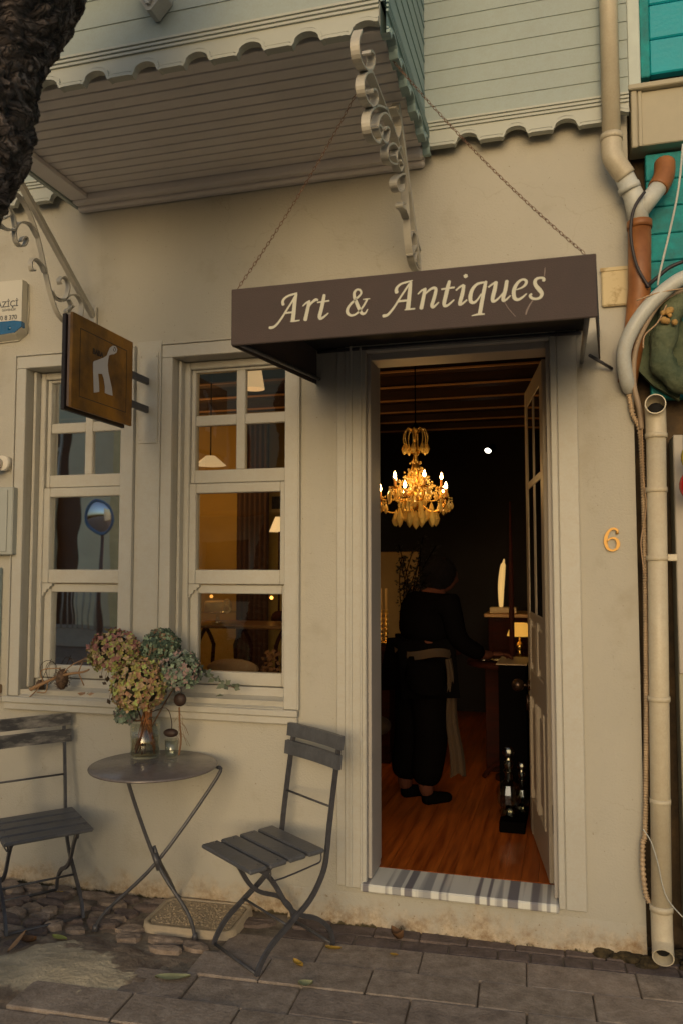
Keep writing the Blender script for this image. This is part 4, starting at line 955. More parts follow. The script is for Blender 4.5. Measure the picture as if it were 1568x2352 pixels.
def hydrangea(px, py, y, rad, kind, label, nfl, sq=(1, 1, 1), stem=True):
    c = atY(px, py, y); rnd = random.Random(px)
    root = empty('hydrangea', c, label, 'flower', 'dried hydrangeas in the vase')
    mb = MB()
    for k in range(nfl):
        t = (k + .5) / nfl; zz = 1 - 2 * t; a = k * 2.39996 + rnd.uniform(-.2, .2); rr_ = math.sqrt(max(0, 1 - zz * zz))
        if zz < -.75: continue
        d = Vector((rr_ * math.cos(a), rr_ * math.sin(a), zz)); lump = 1 + .16 * noise.noise(d * 2.5 + Vector((px, 0, 0))) + rnd.uniform(-.10, .07)
        p = c + Vector((d.x * sq[0], d.y * sq[1], d.z * sq[2])) * rad * lump
        nrm = (d + Vector((rnd.uniform(-.6, .6), rnd.uniform(-.6, .6), rnd.uniform(-.4, .6)))).normalized()
        u = nrm.orthogonal().normalized(); u.rotate(Matrix.Rotation(rnd.random() * 6.28, 3, nrm)); v = nrm.cross(u); s = rnd.uniform(.0105, .0165)
        base = rnd.choices([0, 1, 2, 3], [4, 4, 3, 2])[0]
        if kind == 'pink': base = rnd.choices([0, 1, 2, 3], [5, 2, 3, 1] if zz > .25 else [1, 5, 3, 3])[0]
        for q in range(4):
            a2 = q * math.pi / 2; du = u * math.cos(a2) + v * math.sin(a2); dv = -u * math.sin(a2) + v * math.cos(a2)
            mb.mi = base if rnd.random() > .15 else rnd.randrange(4)
            cup = nrm * s * rnd.uniform(.0, .7)
            mb.add([p, p + du * s * .55 + dv * s * .48 + cup * .5, p + du * s * 1.08 + cup, p + du * s * .55 - dv * s * .48 + cup * .5], [(0, 1, 2, 3)], False)
    mb.build('bloom', PET[kind], root, recalc=False)
    mb = MB(); mb.ball(c, rad * .78, 8, sq); mb.build('inner_head', mat('dark_inner_petals', (.05, .045, .025), .9, var=.4, vscale=60), root)
    if stem:
        b = VP + Vector((rnd.uniform(-.045, .045), rnd.uniform(-.03, .03), .015)); mid = VP + Vector(((b.x - VP.x) * -.4 + (c.x - VP.x) * .15, (c.y - VP.y) * .1, .15))
        mb = MB(); mb.tube(smooth_path([b, mid, c.lerp(mid, .4) + Vector((0, 0, -.01)), c - Vector((0, 0, rad * .4))], 5), .0035, 6); mb.build('stem', M_STEM, root)
    return root
yv = VP.y
hydrangea(265, 1500, yv + .03, .112, 'pink', 'largest dried hydrangea head, rosy on top and olive below, at upper left of the bouquet', 620, (1.12, .9, .92))
hydrangea(370, 1484, yv + .05, .084, 'green', 'dark green dried hydrangea head at the top right of the bouquet', 460, (1, 1, .88))
hydrangea(416, 1542, yv + .02, .086, 'grey', 'grey-green dried hydrangea head at the far right of the bouquet', 460, (.95, 1, 1.05))
hydrangea(319, 1576, yv - .07, .118, 'tan', 'tan and lime dried hydrangea head at the front centre above the vase', 680, (1, .9, 1.02))
hydrangea(289, 1642, yv - .06, .045, 'grey', 'smallest dried hydrangea head, grey-mauve, drooping low beside the vase rim', 150, (1, 1, .95))
# bundle of extra cut stems inside the vase
mb = MB(); rnd = random.Random(5)
for k in range(22):
    a = rnd.random() * 6.28; b = VP + Vector((math.cos(a) * .048, math.sin(a) * .04, .014 + rnd.random() * .05))
    top = VP + Vector((-math.cos(a) * .03 + .012, -math.sin(a) * .03, .30 + rnd.random() * .06))
    mb.tube([b, VP + Vector((.004, 0, .17)) + Vector((rnd.uniform(-.02, .02), rnd.uniform(-.02, .02), 0)), top], rnd.uniform(.002, .0045), 6)
mb.build('cut_stem', mat('amber_stem', (.30, .12, .04), .7, var=.4, vscale=30), vz)
# brown withered leaves and seed pods hanging at the right
def pod(px, py, y, rx, rz, label, rot=0):
    c = atY(px, py, y); mb = MB(); n = 10
    for i in range(2):
        mb.ball(c + Vector((0, .006 * i, 0)), 1, 7, (rx, .018, rz), Matrix.Rotation(rot, 4, 'Y'))
    top = c + Vector((0, 0, rz)); mb.tube(smooth_path([c, top + Vector((.005, 0, .03)), top + Vector((-.03, .01, .09)), VP + Vector((.02, 0, .2))], 4), .002, 5)
    o = mb.build('seed_pod', mat('dark_pod', (.035, .018, .012), .6, var=.4, vscale=40)); tag(o, label, 'seed pod', 'dried pods hanging from the bouquet')
pod(413, 1608, yv - .02, .030, .030, 'round dark brown pod under the grey-green hydrangea head', .3); pod(392, 1684, yv - .04, .036, .019, 'flat boat-shaped brown pod dangling above the small tumbler')
mb = MB(); q = [atY(*p, yv) for p in [(412, 1625), (413, 1660), (416, 1700), (411, 1735)]]; mb.tube(smooth_path(q, 4), [.004] * 13, 6)
for k in range(16):
    p = atY(412 + random.uniform(-4, 4), 1640 + k * 4, yv); e = p + Vector((random.uniform(-.035, .05), random.uniform(-.02, .02), -random.uniform(.03, .08))); mb.tube([p, p.lerp(e, .5) + Vector((.006, 0, .01)), e], .0007, 4)
tag(mb.build('dry_twig', mat('pale_twig', (.22, .12, .06), .8)), 'thin hairy dried twig hanging down to the table right of the tumbler', 'twig')
mb = MB(); rnd = random.Random(9)      # loose leaves under the left blooms
for (px, py) in [(255, 1575), (262, 1590), (240, 1570), (272, 1583), (247, 1560), (285, 1572), (258, 1605), (254, 1525), (232, 1555), (250, 1612), (345, 1650), (380, 1590)]:
    c = atY(px, py, yv - .03 + rnd.uniform(-.03, .03)); s = rnd.uniform(.012, .02); d = Vector((rnd.uniform(-1, 1), rnd.uniform(-.5, .5), rnd.uniform(-1, .2))).normalized(); e = d.orthogonal().normalized() * s * .6
    mb.add([c - d * s, c + e, c + d * s, c - e], [(0, 1, 2, 3)]); mb.tube([c, c + Vector((.01, 0, .05))], .001, 4)
tag(mb.build('withered_leaf', mat('withered_leaf', (.07, .045, .025), .8, var=.5, vscale=40)), 'small withered brown leaves drooping below the left hydrangea heads', 'leaf')

# sill decorations
mb = MB(); S = [atY(x, y, -.03) for x, y in [(70, 1584), (95, 1572), (130, 1556), (160, 1548), (190, 1544), (205, 1538)]]
M_TWIG = mat('tan_branch', (.34, .20, .10), .75, var=.25, vscale=20)
mb.tube(smooth_path(S, 4), [.010 - .0003 * i for i in range(21)], 8)
for pts in ([(95, 1572, 1.0), (80, 1590, .985), (62, 1606, .97)], [(110, 1565, 1.01), (105, 1590, .98), (85, 1590, .98)], [(140, 1553, 1.02), (165, 1528, 1.08), (205, 1510, 1.13), (240, 1495, 1.17)], [(100, 1568, 1.0), (95, 1540, 1.06), (140, 1535, 1.08)], [(180, 1545, 1.03), (190, 1520, 1.09)], [(180, 1545, 1.03), (193, 1575, 1.0)]):
    mb.tube(smooth_path([atY(p[0], p[1], -.03) for p in pts], 4), .003, 5)
tag(mb.build('dry_branch', M_TWIG), 'dry forked tan branch lying on the left end of the window sill', 'branch')
def pinecone(px, py, y, h, label):
    c = atY(px, py, y); mb = MB()
    mb.ball(c, 1, 8, (h * .30, h * .30, h * .48))
    for k in range(90):
        t = (k + .5) / 90; zz = (t - .5) * h * .98; r_ = h * .36 * math.sqrt(max(.02, 1 - (2 * t - 1) ** 2)) * 1.05; a = k * 2.39996
        p = c + Vector((math.cos(a) * r_, math.sin(a) * r_, zz)); d = Vector((math.cos(a), math.sin(a), .35)); s_ = Vector((-math.sin(a), math.cos(a), 0)) * h * .07
        mb.add([p - d * h * .1 - s_, p - d * h * .1 + s_, p + d * h * .06 + s_ * .7, p + d * h * .06 - s_ * .7 + Vector((0, 0, h * .01))], [(0, 1, 2, 3)])
        mb.add([p + d * h * .06 + s_ * .7, p + d * h * .06 - s_ * .7, p + d * h * .045 - Vector((0, 0, h * .05))], [(0, 1, 2)])
    tag(mb.build('pine_cone', mat('cone_brown', (.09, .05, .03), .7, var=.4, vscale=80, col2=(.22, .14, .09)), recalc=False), label, 'pine cone', 'pine cones on the sill')
pinecone(143, 1560, -.015, .105, 'tall upright pine cone on the sill in front of the left window'); pinecone(92, 1578, .03, .075, 'small dark pine cone under the dry branch at the sill end')
mb = MB(); c = atY(110, 1545, .05)
for (rx, rz, o) in ((.045, .062, 0), (.03, .055, .02)): mb.tube([c + Vector((math.cos(a) * rx + o, .01 * math.sin(a * 2), math.sin(a) * rz)) for a in [2 * math.pi * k / 18 for k in range(19)]], .0016, 5, cap=False)
mb.tube([c + Vector((-.045, 0, -.06)), c + Vector((.02, 0, .07))], .0016, 5)
tag(mb.build('wire_loop', mat('dark_wire', (.04, .03, .03), .5, metal=.6)), 'thin dark wire hoop standing on the sill behind the dry branch', 'wire hoop')
mb = MB(); c = atZ(197, 1652 - 56, .972); rnd = random.Random(3)
for k in range(7):
    a = rnd.random() * 6.28; d = Vector((math.cos(a), math.sin(a) * .5, .15)); p = c + d * .01; s_ = d.orthogonal().normalized() * .010; mb.add([p, p + d * .016 + s_, p + d * .034, p + d * .016 - s_], [(0, 1, 2, 3)])
tag(mb.build('curled_leaf', mat('tan_leaf', (.36, .22, .13), .8, var=.3, vscale=30)), 'curled tan dry leaf lying on the sill left of the bouquet', 'leaf')
mb = MB(); M_EUC = mat('eucalyptus_leaf', (.14, .17, .12), .7, var=.35, vscale=30); rnd = random.Random(4)
S = smooth_path([atY(x, y, -.03) for x, y in [(452, 1535), (475, 1548), (500, 1562), (518, 1574), (540, 1580)]], 4)
mb.mi = 0; mb.tube(S, .002, 5); mb.mi = 1
for p in S[1:]:
    for q in range(2):
        d = Vector((rnd.uniform(-1, 1), rnd.uniform(-.6, .6), rnd.uniform(-.4, 1))).normalized(); e = d.cross(Vector((rnd.uniform(-1, 1), 1, rnd.uniform(-1, 1)))).normalized(); s_ = rnd.uniform(.018, .027)
        mb.add([p, p + d * s_ * .7 + e * s_ * .55, p + d * s_ * 1.6, p + d * s_ * .7 - e * s_ * .55], [(0, 1, 2, 3)])
c = atY(495, 1600, -.03); mb.add([c, c + Vector((.02, .01, .012)), c + Vector((.045, 0, .004)), c + Vector((.02, -.012, .01))], [(0, 1, 2, 3)])
tag(mb.build('eucalyptus_sprig', [M_STEM, M_EUC], recalc=False), 'grey-green eucalyptus sprig lying on the sill below the right window', 'sprig')

# fallen leaves
def leaf_obj(px, py, L_, W_, rot, m, label, curl=.012, up=0.0):
    c = atZ(px, py, .004); vs = []; fs = []; n = 8
    Mx = Matrix.Translation((c.x, c.y, .006)) @ Matrix.Rotation(rot, 4, 'Z') @ Matrix.Rotation(-up, 4, 'Y')
    for i in range(n + 1):
        t = i / n; w_ = W_ * math.sin(math.pi * t ** .85) ** .8 if 0 < t < 1 else 0
        for s in (-1, 0, 1): vs.append(Mx @ Vector(((t - (0 if up else .5)) * L_, s * w_ / 2, curl * (abs(s) * .6 + (t - .5) ** 2 * 1.5) + .002)))
    for i in range(n):
        for s in range(2): a = i * 3 + s; fs.append((a, a + 1, a + 4, a + 3))
    mb = MB(); mb.add(vs, fs, True); o = mb.build('fallen_leaf', m, recalc=False); tag(o, label, 'leaf', 'fallen leaves on the pavement'); return o
LT = mat('leaf_tan', (.32, .19, .10), .8, var=.3, vscale=20); LYG = mat('leaf_yellow_green', (.30, .33, .09), .7, var=.2, vscale=15); LYE = mat('leaf_yellow', (.42, .26, .04), .7, var=.3, vscale=15); LP = mat('leaf_pale', (.32, .33, .18), .7, var=.2, vscale=15); LB = mat('leaf_brown', (.16, .08, .035), .8, var=.4, vscale=20)
leaf_obj(20, 2192, .10, .032, R(60), LT, 'long tan leaf standing on edge in the sandy patch at the lower left', .01, R(40))
leaf_obj(64, 2168, .075, .05, R(10), LB, 'crumpled brown leaf beside the tan one at the lower left', .03)
leaf_obj(137, 2158, .085, .035, R(-10), LYG, 'yellow-green leaf lying on the sandy patch left of the table', .008)
leaf_obj(135, 2056, .04, .03, R(30), LYE, 'tiny yellow leaf on the cobbles under the left chair')
leaf_obj(397, 2252, .135, .048, R(18), LP, 'large pale green leaf on the slabs in front of the table', .016)
leaf_obj(685, 2221, .06, .03, R(-30), LYE, 'yellow curled leaf in front of the right chair', .02)
leaf_obj(702, 2268, .055, .045, R(20), LP, 'small round pale green leaf on a slab joint at the bottom centre', .02)
leaf_obj(765, 2184, .065, .028, R(5), LYE, 'yellow leaf tucked at the rear foot of the right chair', .014)
leaf_obj(904, 2197, .035, .022, R(0), LYE, 'small orange leaf on the slab below the threshold', .006)
leaf_obj(912, 2160, .065, .045, R(-25), LB, 'folded brown leaf on the dark pavers below the marble threshold', .05)

# ------------------------------------------------------------------ right edge: pipes and neighbour
dp = empty('downpipe', (.2, -.1, 3.0), 'cream plastic downpipe with elbow at the top right, beside the bay siding', 'pipe')
a = atY(1388, 0, -.12); b = atY(1404, 325, -.12)
mb = MB(); mb.tube([(b.x, -.12, 5.2), (b.x, -.12, b.z)], .038, 20); mb.build('pipe_run', M_PVC, dp)
mb = MB(); e1 = atY(1408, 372, -.12); e2 = atY(1432, 400, -.12); mb.tube(smooth_path([(b.x, -.12, b.z + .02), Vector((b.x, -.12, b.z - .05)), atY(1412, 370, -.12), atY(1436, 405, -.10)], 5), .043, 20); mb.tube([(b.x, -.12, b.z + .03), (b.x, -.12, b.z + .004)], .046, 20); mb.build('elbow', M_PVC, dp)
y1 = atY(1455, 450, -.08); y2 = atY(1468, 515, -.08)
mb = MB(); mb.tube([atY(1430, 398, -.10), y1, y2], [.040, .042, .042], 18); mb.tube([y2 + Vector((0, 0, .05)), atY(1515, 425, -.07)], .036, 16); mb.tube([atY(1442, 425, -.095), atY(1447, 437, -.09)], .046, 18); mb.build('wye_fitting', M_PVCW, dp)
bp_ = empty('brown_waste_pipe', (.33, -.06, 3.0), 'rusty brown pipe stub dropping from the pale wye fitting at the right', 'pipe')
mb = MB(); mb.tube([y2 + Vector((0, 0, .012)), atY(1468, 660, -.07), atY(1458, 760, -.03), atY(1440, 880, -.0)], [.047, .046, .044, .04], 18); mb.tube([y2 + Vector((0, 0, .012)), y2 - Vector((0, 0, .02))], .051, 18); mb.build('pipe_run', M_BROWN, bp_)
mb = MB(); mb.tube(smooth_path([atY(1510, 432, -.07), atY(1524, 405, -.05), atY(1526, 375, -.02)], 4), [.043] * 9, 16); tag(mb.build('branch_pipe', M_BROWN), 'short rusty elbow pipe entering the wye fitting from under the cream cornice', 'pipe')
hs = MB(); hs.tube(smooth_path([atY(1600, 628, -.14), atY(1555, 645, -.14), atY(1500, 690, -.13), atY(1455, 750, -.12), atY(1432, 810, -.10), atY(1438, 870, -.07), atY(1446, 892, -.03)], 6), .030, 16)
tag(hs.build('thick_hose', M_PVCW), 'thick white insulated hose curving out of the neighbouring wall', 'hose')
hs = MB(); hs.tube(smooth_path([atY(1568, 665, -.10), atY(1520, 690, -.11), atY(1480, 750, -.10), atY(1458, 810, -.08), atY(1455, 880, -.06), atY(1468, 940, -.05), atY(1473, 985, -.04)], 6), .011, 10)
tag(hs.build('thin_hose', mat('grey_tan_hose', (.36, .27, .19), .6)), 'thinner grey-tan hose running inside the curve of the white hose', 'hose')
hs = MB(); hs.tube(smooth_path([atY(1480, 440, -.13), atY(1455, 480, -.14), atY(1448, 540, -.14), atY(1462, 610, -.13), atY(1490, 660, -.12)], 6), .0065, 8); tag(hs.build('black_cable', mat('black_cable', (.03, .025, .03), .5)), 'dark cable looping over the rusty brown pipe', 'cable')
hs = MB(); hs.tube(smooth_path([atY(1568, 600, -.12), atY(1535, 615, -.12), atY(1505, 640, -.12), atY(1480, 660, -.1)], 6), .008, 8); tag(hs.build('cable_tail', mat('black_cable', (.03, .025, .03))), 'short black cable rising to the right edge above the white hose', 'cable')
hs = MB(); hs.tube(smooth_path([atY(1568, 330, -.2), atY(1558, 430, -.2), atY(1540, 520, -.18), atY(1515, 625, -.14), atY(1510, 655, -.12)], 6), .0048, 6); tag(hs.build('white_cord', M_PVCW), 'thin pale cord hanging in front of the shabby turquoise boards', 'cord')
hs = MB(); hs.tube(smooth_path([atY(1568, 662, -.16), atY(1510, 672, -.16), atY(1460, 690, -.15)], 5), .003, 5); tag(hs.build('loose_wire', mat('tan_wire', (.45, .30, .18), .6)), 'loose tan wire lying across the top of the white hose', 'wire'); hs = MB(); hs.tube(smooth_path([atY(1530, 700, -.13), atY(1510, 740, -.13), atY(1480, 770, -.13), atY(1477, 800, -.13)], 5), .003, 5)
tag(hs.build('loose_wire', mat('tan_wire', (.45, .30, .18), .6)), 'short tan wire sticking out between the hose and the green wrap', 'wire')
# lower pipe
lp = empty('lower_drainpipe', (.36, -.06, 0), 'cream plastic drainpipe standing on the pavement at the right edge, open at both ends', 'pipe')
t0 = atY(1505, 940, -.075); f0 = atY(1519, 2100, -.075)
mb = MB(); mb.tube([(t0.x, -.07, t0.z - .09), (f0.x, -.07, .16)], .0385, 22); mb.build('pipe_run', M_PVC, lp)
def open_elbow(mb, pts, r):
    mb.tube(pts, r, 22, cap=False); mb.tube(pts, r - .004, 22, cap=False)
    e = Vector(pts[-1]); d = (e - Vector(pts[-2])).normalized(); u = d.orthogonal().normalized(); v = d.cross(u); n = 22
    vs = [e + (u * math.cos(2 * math.pi * k / n) + v * math.sin(2 * math.pi * k / n)) * q for q in (r, r - .004) for k in range(n)]
    mb.add(vs, [(k, (k + 1) % n, (k + 1) % n + n, k + n) for k in range(n)])
mb = MB(); open_elbow(mb, smooth_path([(t0.x, -.07, t0.z - .11), (t0.x, -.07, t0.z - .03), (t0.x - .004, -.10, t0.z + .008), (t0.x - .006, -.135, t0.z + .012)], 5), .041); mb.tube([(t0.x, -.07, t0.z - .12), (t0.x, -.07, t0.z - .10)], .044, 22); mb.build('elbow', M_PVC, lp)
mb = MB(); q = f0.x; open_elbow(mb, smooth_path([(q, -.07, .23), (q, -.07, .13), (q, -.085, .085), (q - .004, -.135, .062)], 5), .041)
mb.tube([(q, -.07, .24), (q, -.07, .215)], .045, 22); mb.build('outlet', M_PVC, lp)
mb = MB(); mb.ball((q, -.085, .085), .036, 6); mb.ball((t0.x, -.085, t0.z - .01), .036, 6); mb.build('dark_bore', M_HOLE, lp)
mb = MB()
for py in (1282, 1605, 1840, 1125):
    z_ = atY(1510, py, -.07).z; xx = t0.x + (f0.x - t0.x) * (t0.z - z_) / (t0.z - .16); mb.tube([(xx, -.07, z_ - .010), (xx, -.07, z_ + .010)], .0405 if py == 1840 else .043, 22)
    if py == 1282: mb.rbox(xx + .038, xx + .075, -.09, -.06, z_ - .012, z_ + .016, .003)
mb.build('pipe_clip', M_PVC, lp)
# corrugated conduit
cc = MB(); path = smooth_path([atY(x, y, yy) for x, y, yy in [(1443, 895, -.03), (1452, 950, -.03), (1468, 985, -.03), (1474, 1060, -.03), (1479, 1200, -.03), (1482, 1400, -.03), (1484, 1650, -.03), (1481, 1900, -.03), (1476, 1935, -.035), (1475, 1990, -.04), (1482, 2050, -.05), (1491, 2075, -.06)]], 22)
dense = []; acc = 0
for i in range(len(path) - 1):
    n = max(1, int((path[i + 1] - path[i]).length / .0025)); dense += [path[i].lerp(path[i + 1], j / n) for j in range(n)]
cc.tube(dense, [.0095 + .0022 * (1 if (i // 2) % 2 else -1) for i in range(len(dense))], 10)
tag(cc.build('corrugated_conduit', mat('tan_conduit', (.46, .34, .22), .6, var=.3, vscale=8)), 'tan corrugated conduit running down the wall edge beside the drainpipe', 'conduit')
hs = MB(); hs.tube(smooth_path([atY(x, y, -.12) for x, y in [(1476, 1905), (1495, 1935), (1512, 1990), (1520, 2030), (1535, 2070), (1568, 2108)]], 5), .0022, 5); tag(hs.build('pale_wire', M_PVCW), 'thin pale wire crossing the lower drainpipe near the ground', 'wire')
hs = MB(); hs.tube(smooth_path([atY(x, y, -.06) for x, y in [(1474, 985), (1477, 1100), (1484, 1160), (1473, 1230), (1472, 1260), (1479, 1320)]], 5), .0025, 5); tag(hs.build('tan_wire', mat('tan_wire', (.45, .30, .18))), 'thin tan wire sagging beside the corrugated conduit near the brass number', 'wire')

# neighbour building
nb_ = empty('neighbour_building', (.9, 0, 0), 'turquoise boarded neighbouring house with cream cornice and pale corner board', 'building')
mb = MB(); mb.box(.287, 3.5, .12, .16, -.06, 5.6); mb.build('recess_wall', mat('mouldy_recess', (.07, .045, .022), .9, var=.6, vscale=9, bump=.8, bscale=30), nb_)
mb = MB(); mb.rbox(.432, 3.5, -.03, .09, .10, 2.13, .004); mb.build('pale_panel', mat('pale_panel_paint', (.36, .34, .25), .6, var=.08, vscale=2), nb_)
mb = MB(); mb.rbox(.432, .47, -.045, -.031, 1.15, 2.13, .004); mb.build('panel_strip', mat('greyish_strip', (.42, .38, .32), .6), nb_)
mb = MB()
for k in range(9): z_ = 2.30 + k * .12; mb.rbox(.36 + .0, 3.5, .03, .09, z_, z_ + .117, .004)
mb.build('lower_boards', M_TEALD, nb_)
mb = MB(); z_ = 3.72
for k in range(14): mb.rbox(.385, 3.5, .0, .05, z_, z_ + .155, .006); z_ += .158
mb.build('upper_boards', M_TEAL, nb_)
mb = MB(); mb.rbox(.345, .3845, -.02, .05, 3.70, 5.6, .004); mb.build('board_edge', M_TEALD, nb_)
mb = MB(); mb.rbox(.292, .3445, -.03, .05, 3.66, 5.6, .004); mb.build('corner_board', mat('pale_corner_board', (.52, .58, .54), .5), nb_)
mb = MB(); mb.rbox(.300, 3.5, -.03, .09, 3.39, 3.63, .004); mb.rbox(.300, .325, -.045, -.031, 3.38, 3.64, .004); mb.rbox(.329, .345, -.04, -.031, 3.385, 3.635, .004)
mb.rbox(.29, 3.5, -.06, .09, 3.6305, 3.655, .004); mb.build('cornice', mat('cream_cornice', (.42, .38, .28), .6, var=.08), nb_)
mb = MB(); mb.rbox(.56, 1.0, -.12, -.02, 2.44, 2.95, .004); mb.build('electric_box', M_TEAL, nb_)
# green cloth wrapped pipe
mb = MB(); mb.tube(smooth_path([atY(1600, 640, -.05), atY(1555, 690, -.06), atY(1528, 760, -.07), atY(1520, 830, -.07), atY(1555, 870, -.08), atY(1600, 890, -.08)], 5), [.05 + .006 * math.sin(i * 1.3) for i in range(26)], 14)
mb.prism([atY(1500, 690, -.02), atY(1475, 800, -.02), atY(1465, 850, -.02), atY(1500, 885, -.02), atY(1560, 920, -.02), atY(1580, 760, -.02), atY(1540, 690, -.02)], (0, .03, 0))
tag(mb.build('green_pipe_wrap', mat('mossy_green_wrap', (.035, .085, .04), .9, var=.5, vscale=8, bump=1.0, bscale=40, col2=(.15, .17, .10))), 'mossy green cloth wrapped round a pipe at the right edge', 'pipe wrap')
mb = MB(); rnd = random.Random(2)
for k in range(9): mb.ball(atY(1535 + rnd.uniform(-14, 14), 720 + rnd.uniform(-22, 22), -.13), rnd.uniform(.008, .018), 4)
tag(mb.build('dried_foam', mat('yellow_foam', (.42, .25, .08), .8, var=.3, vscale=30)), 'lumps of yellowed builder foam on the green wrapped pipe', 'foam')
# stained mortar block under the brown pipe
mb = MB(); a = atY(1370, 622, -.01); b = atY(1450, 705, -.01); mb.rbox(.165, .293, -.022, .0, b.z + .01, a.z, .006); mb.rbox(.16, .288, -.026, -.0225, a.z - .01, a.z + .006, .003)
mb.build('wall_patch', mat('cream_stained_patch', (.58, .42, .20), .8, var=.35, vscale=14, col2=(.64, .53, .32), mask=(.36, .48)), shop)
# coloured balls at the right edge
bl = empty('balloon_string', (.56, -.25, 1.95), 'string of one yellow and one red balloon at the far right edge', 'balloons')
for (px, py, col, nm) in ((1592, 1050, (.45, .34, .02), 'yellow_balloon'), (1588, 1115, (.50, .008, .006), 'red_balloon')):
    mb = MB(); mb.ball(atY(px, py, -.2), .047, 9, (1, 1, 1.25)); mb.build(nm, mat(nm, col, .25, var=.02), bl)
# black muck at the foot of the drainpipe
mb = MB(); mb.smooth = True; rnd = random.Random(12)
for k in range(90):
    x_ = rnd.uniform(.10, .62); y_ = rnd.uniform(-.10, .05) if x_ > .25 else rnd.uniform(-.045, 0)
    if math.hypot(x_ - f0.x, y_ + .10) < .05: continue
    mb.ball((x_, y_, rnd.uniform(-.01, .012 + (.10 if x_ > .43 and y_ > -.02 else 0))), rnd.uniform(.012, .035), 5, (1.2, 1, .5))
tag(mb.build('moss', mat('black_moss', (.018, .014, .008), .95, var=.6, vscale=25, bump=1, bscale=60, col2=(.10, .07, .03))), kind='stuff', label='dark moss and wet dirt around the drainpipe foot')
# neighbour rear: close off light gap
# ------------------------------------------------------------------ tree
tr = empty('tree', (-2.0, -1.9, 0), 'gnarled dark tree trunk with knotted bark leaning in at the upper left', 'tree')
TY = -1.75
def bark_mat():
    m = bpy.data.materials.new('fissured_bark'); m.use_nodes = True; t = m.node_tree; b = t.nodes['Principled BSDF']; L = t.links.new; N = t.nodes.new
    tc = N('ShaderNodeTexCoord'); co = tc.outputs['Object']
    nz = N('ShaderNodeTexNoise'); nz.inputs['Scale'].default_value = 4.5; nz.inputs['Detail'].default_value = 4; L(co, nz.inputs['Vector'])
    sc3 = N('ShaderNodeVectorMath'); sc3.operation = 'SCALE'; sc3.inputs['Scale'].default_value = .32; L(nz.outputs['Color'], sc3.inputs[0])
    ad = N('ShaderNodeVectorMath'); ad.operation = 'ADD'; L(co, ad.inputs[0]); L(sc3.outputs[0], ad.inputs[1])
    mp = N('ShaderNodeMapping'); mp.inputs['Scale'].default_value = (8, 8, 22); mp.inputs['Rotation'].default_value = (R(18), R(-22), 0); L(ad.outputs[0], mp.inputs[0])
    fz = N('ShaderNodeTexNoise'); fz.inputs['Scale'].default_value = 1.6; fz.inputs['Detail'].default_value = 7; fz.inputs['Roughness'].default_value = .68; L(mp.outputs[0], fz.inputs['Vector'])
    vo = N('ShaderNodeTexVoronoi'); vo.feature = 'DISTANCE_TO_EDGE'; vo.inputs['Scale'].default_value = 2.2; L(mp.outputs[0], vo.inputs['Vector'])
    r = N('ShaderNodeValToRGB'); L(fz.outputs['Fac'], r.inputs[0]); e = r.color_ramp.elements; e[0].position = .40; e[0].color = (.018, .013, .012, 1); e[1].position = .66; e[1].color = (.34, .28, .26, 1)
    k = e.new(.52); k.color = (.10, .078, .072, 1)
    r2 = N('ShaderNodeValToRGB'); L(vo.outputs['Distance'], r2.inputs[0]); r2.color_ramp.elements[0].position = .0; r2.color_ramp.elements[0].color = (.25, .22, .2, 1); r2.color_ramp.elements[1].position = .09; r2.color_ramp.elements[1].color = (1, 1, 1, 1)
    mm = N('ShaderNodeMix'); mm.data_type = 'RGBA'; mm.blend_type = 'MULTIPLY'; mm.inputs[0].default_value = 1; L(r.outputs[0], mm.inputs[6]); L(r2.outputs[0], mm.inputs[7]); L(mm.outputs[2], b.inputs['Base Color'])
    hh = N('ShaderNodeMath'); hh.operation = 'MULTIPLY_ADD'; L(r2.outputs[0], hh.inputs[0]); hh.inputs[1].default_value = .5; L(fz.outputs['Fac'], hh.inputs[2])
    bp = N('ShaderNodeBump'); bp.inputs['Strength'].default_value = 1.0; bp.inputs['Distance'].default_value = .035; L(hh.outputs[0], bp.inputs['Height']); L(bp.outputs[0], b.inputs['Normal']); b.inputs['Roughness'].default_value = .9; return m
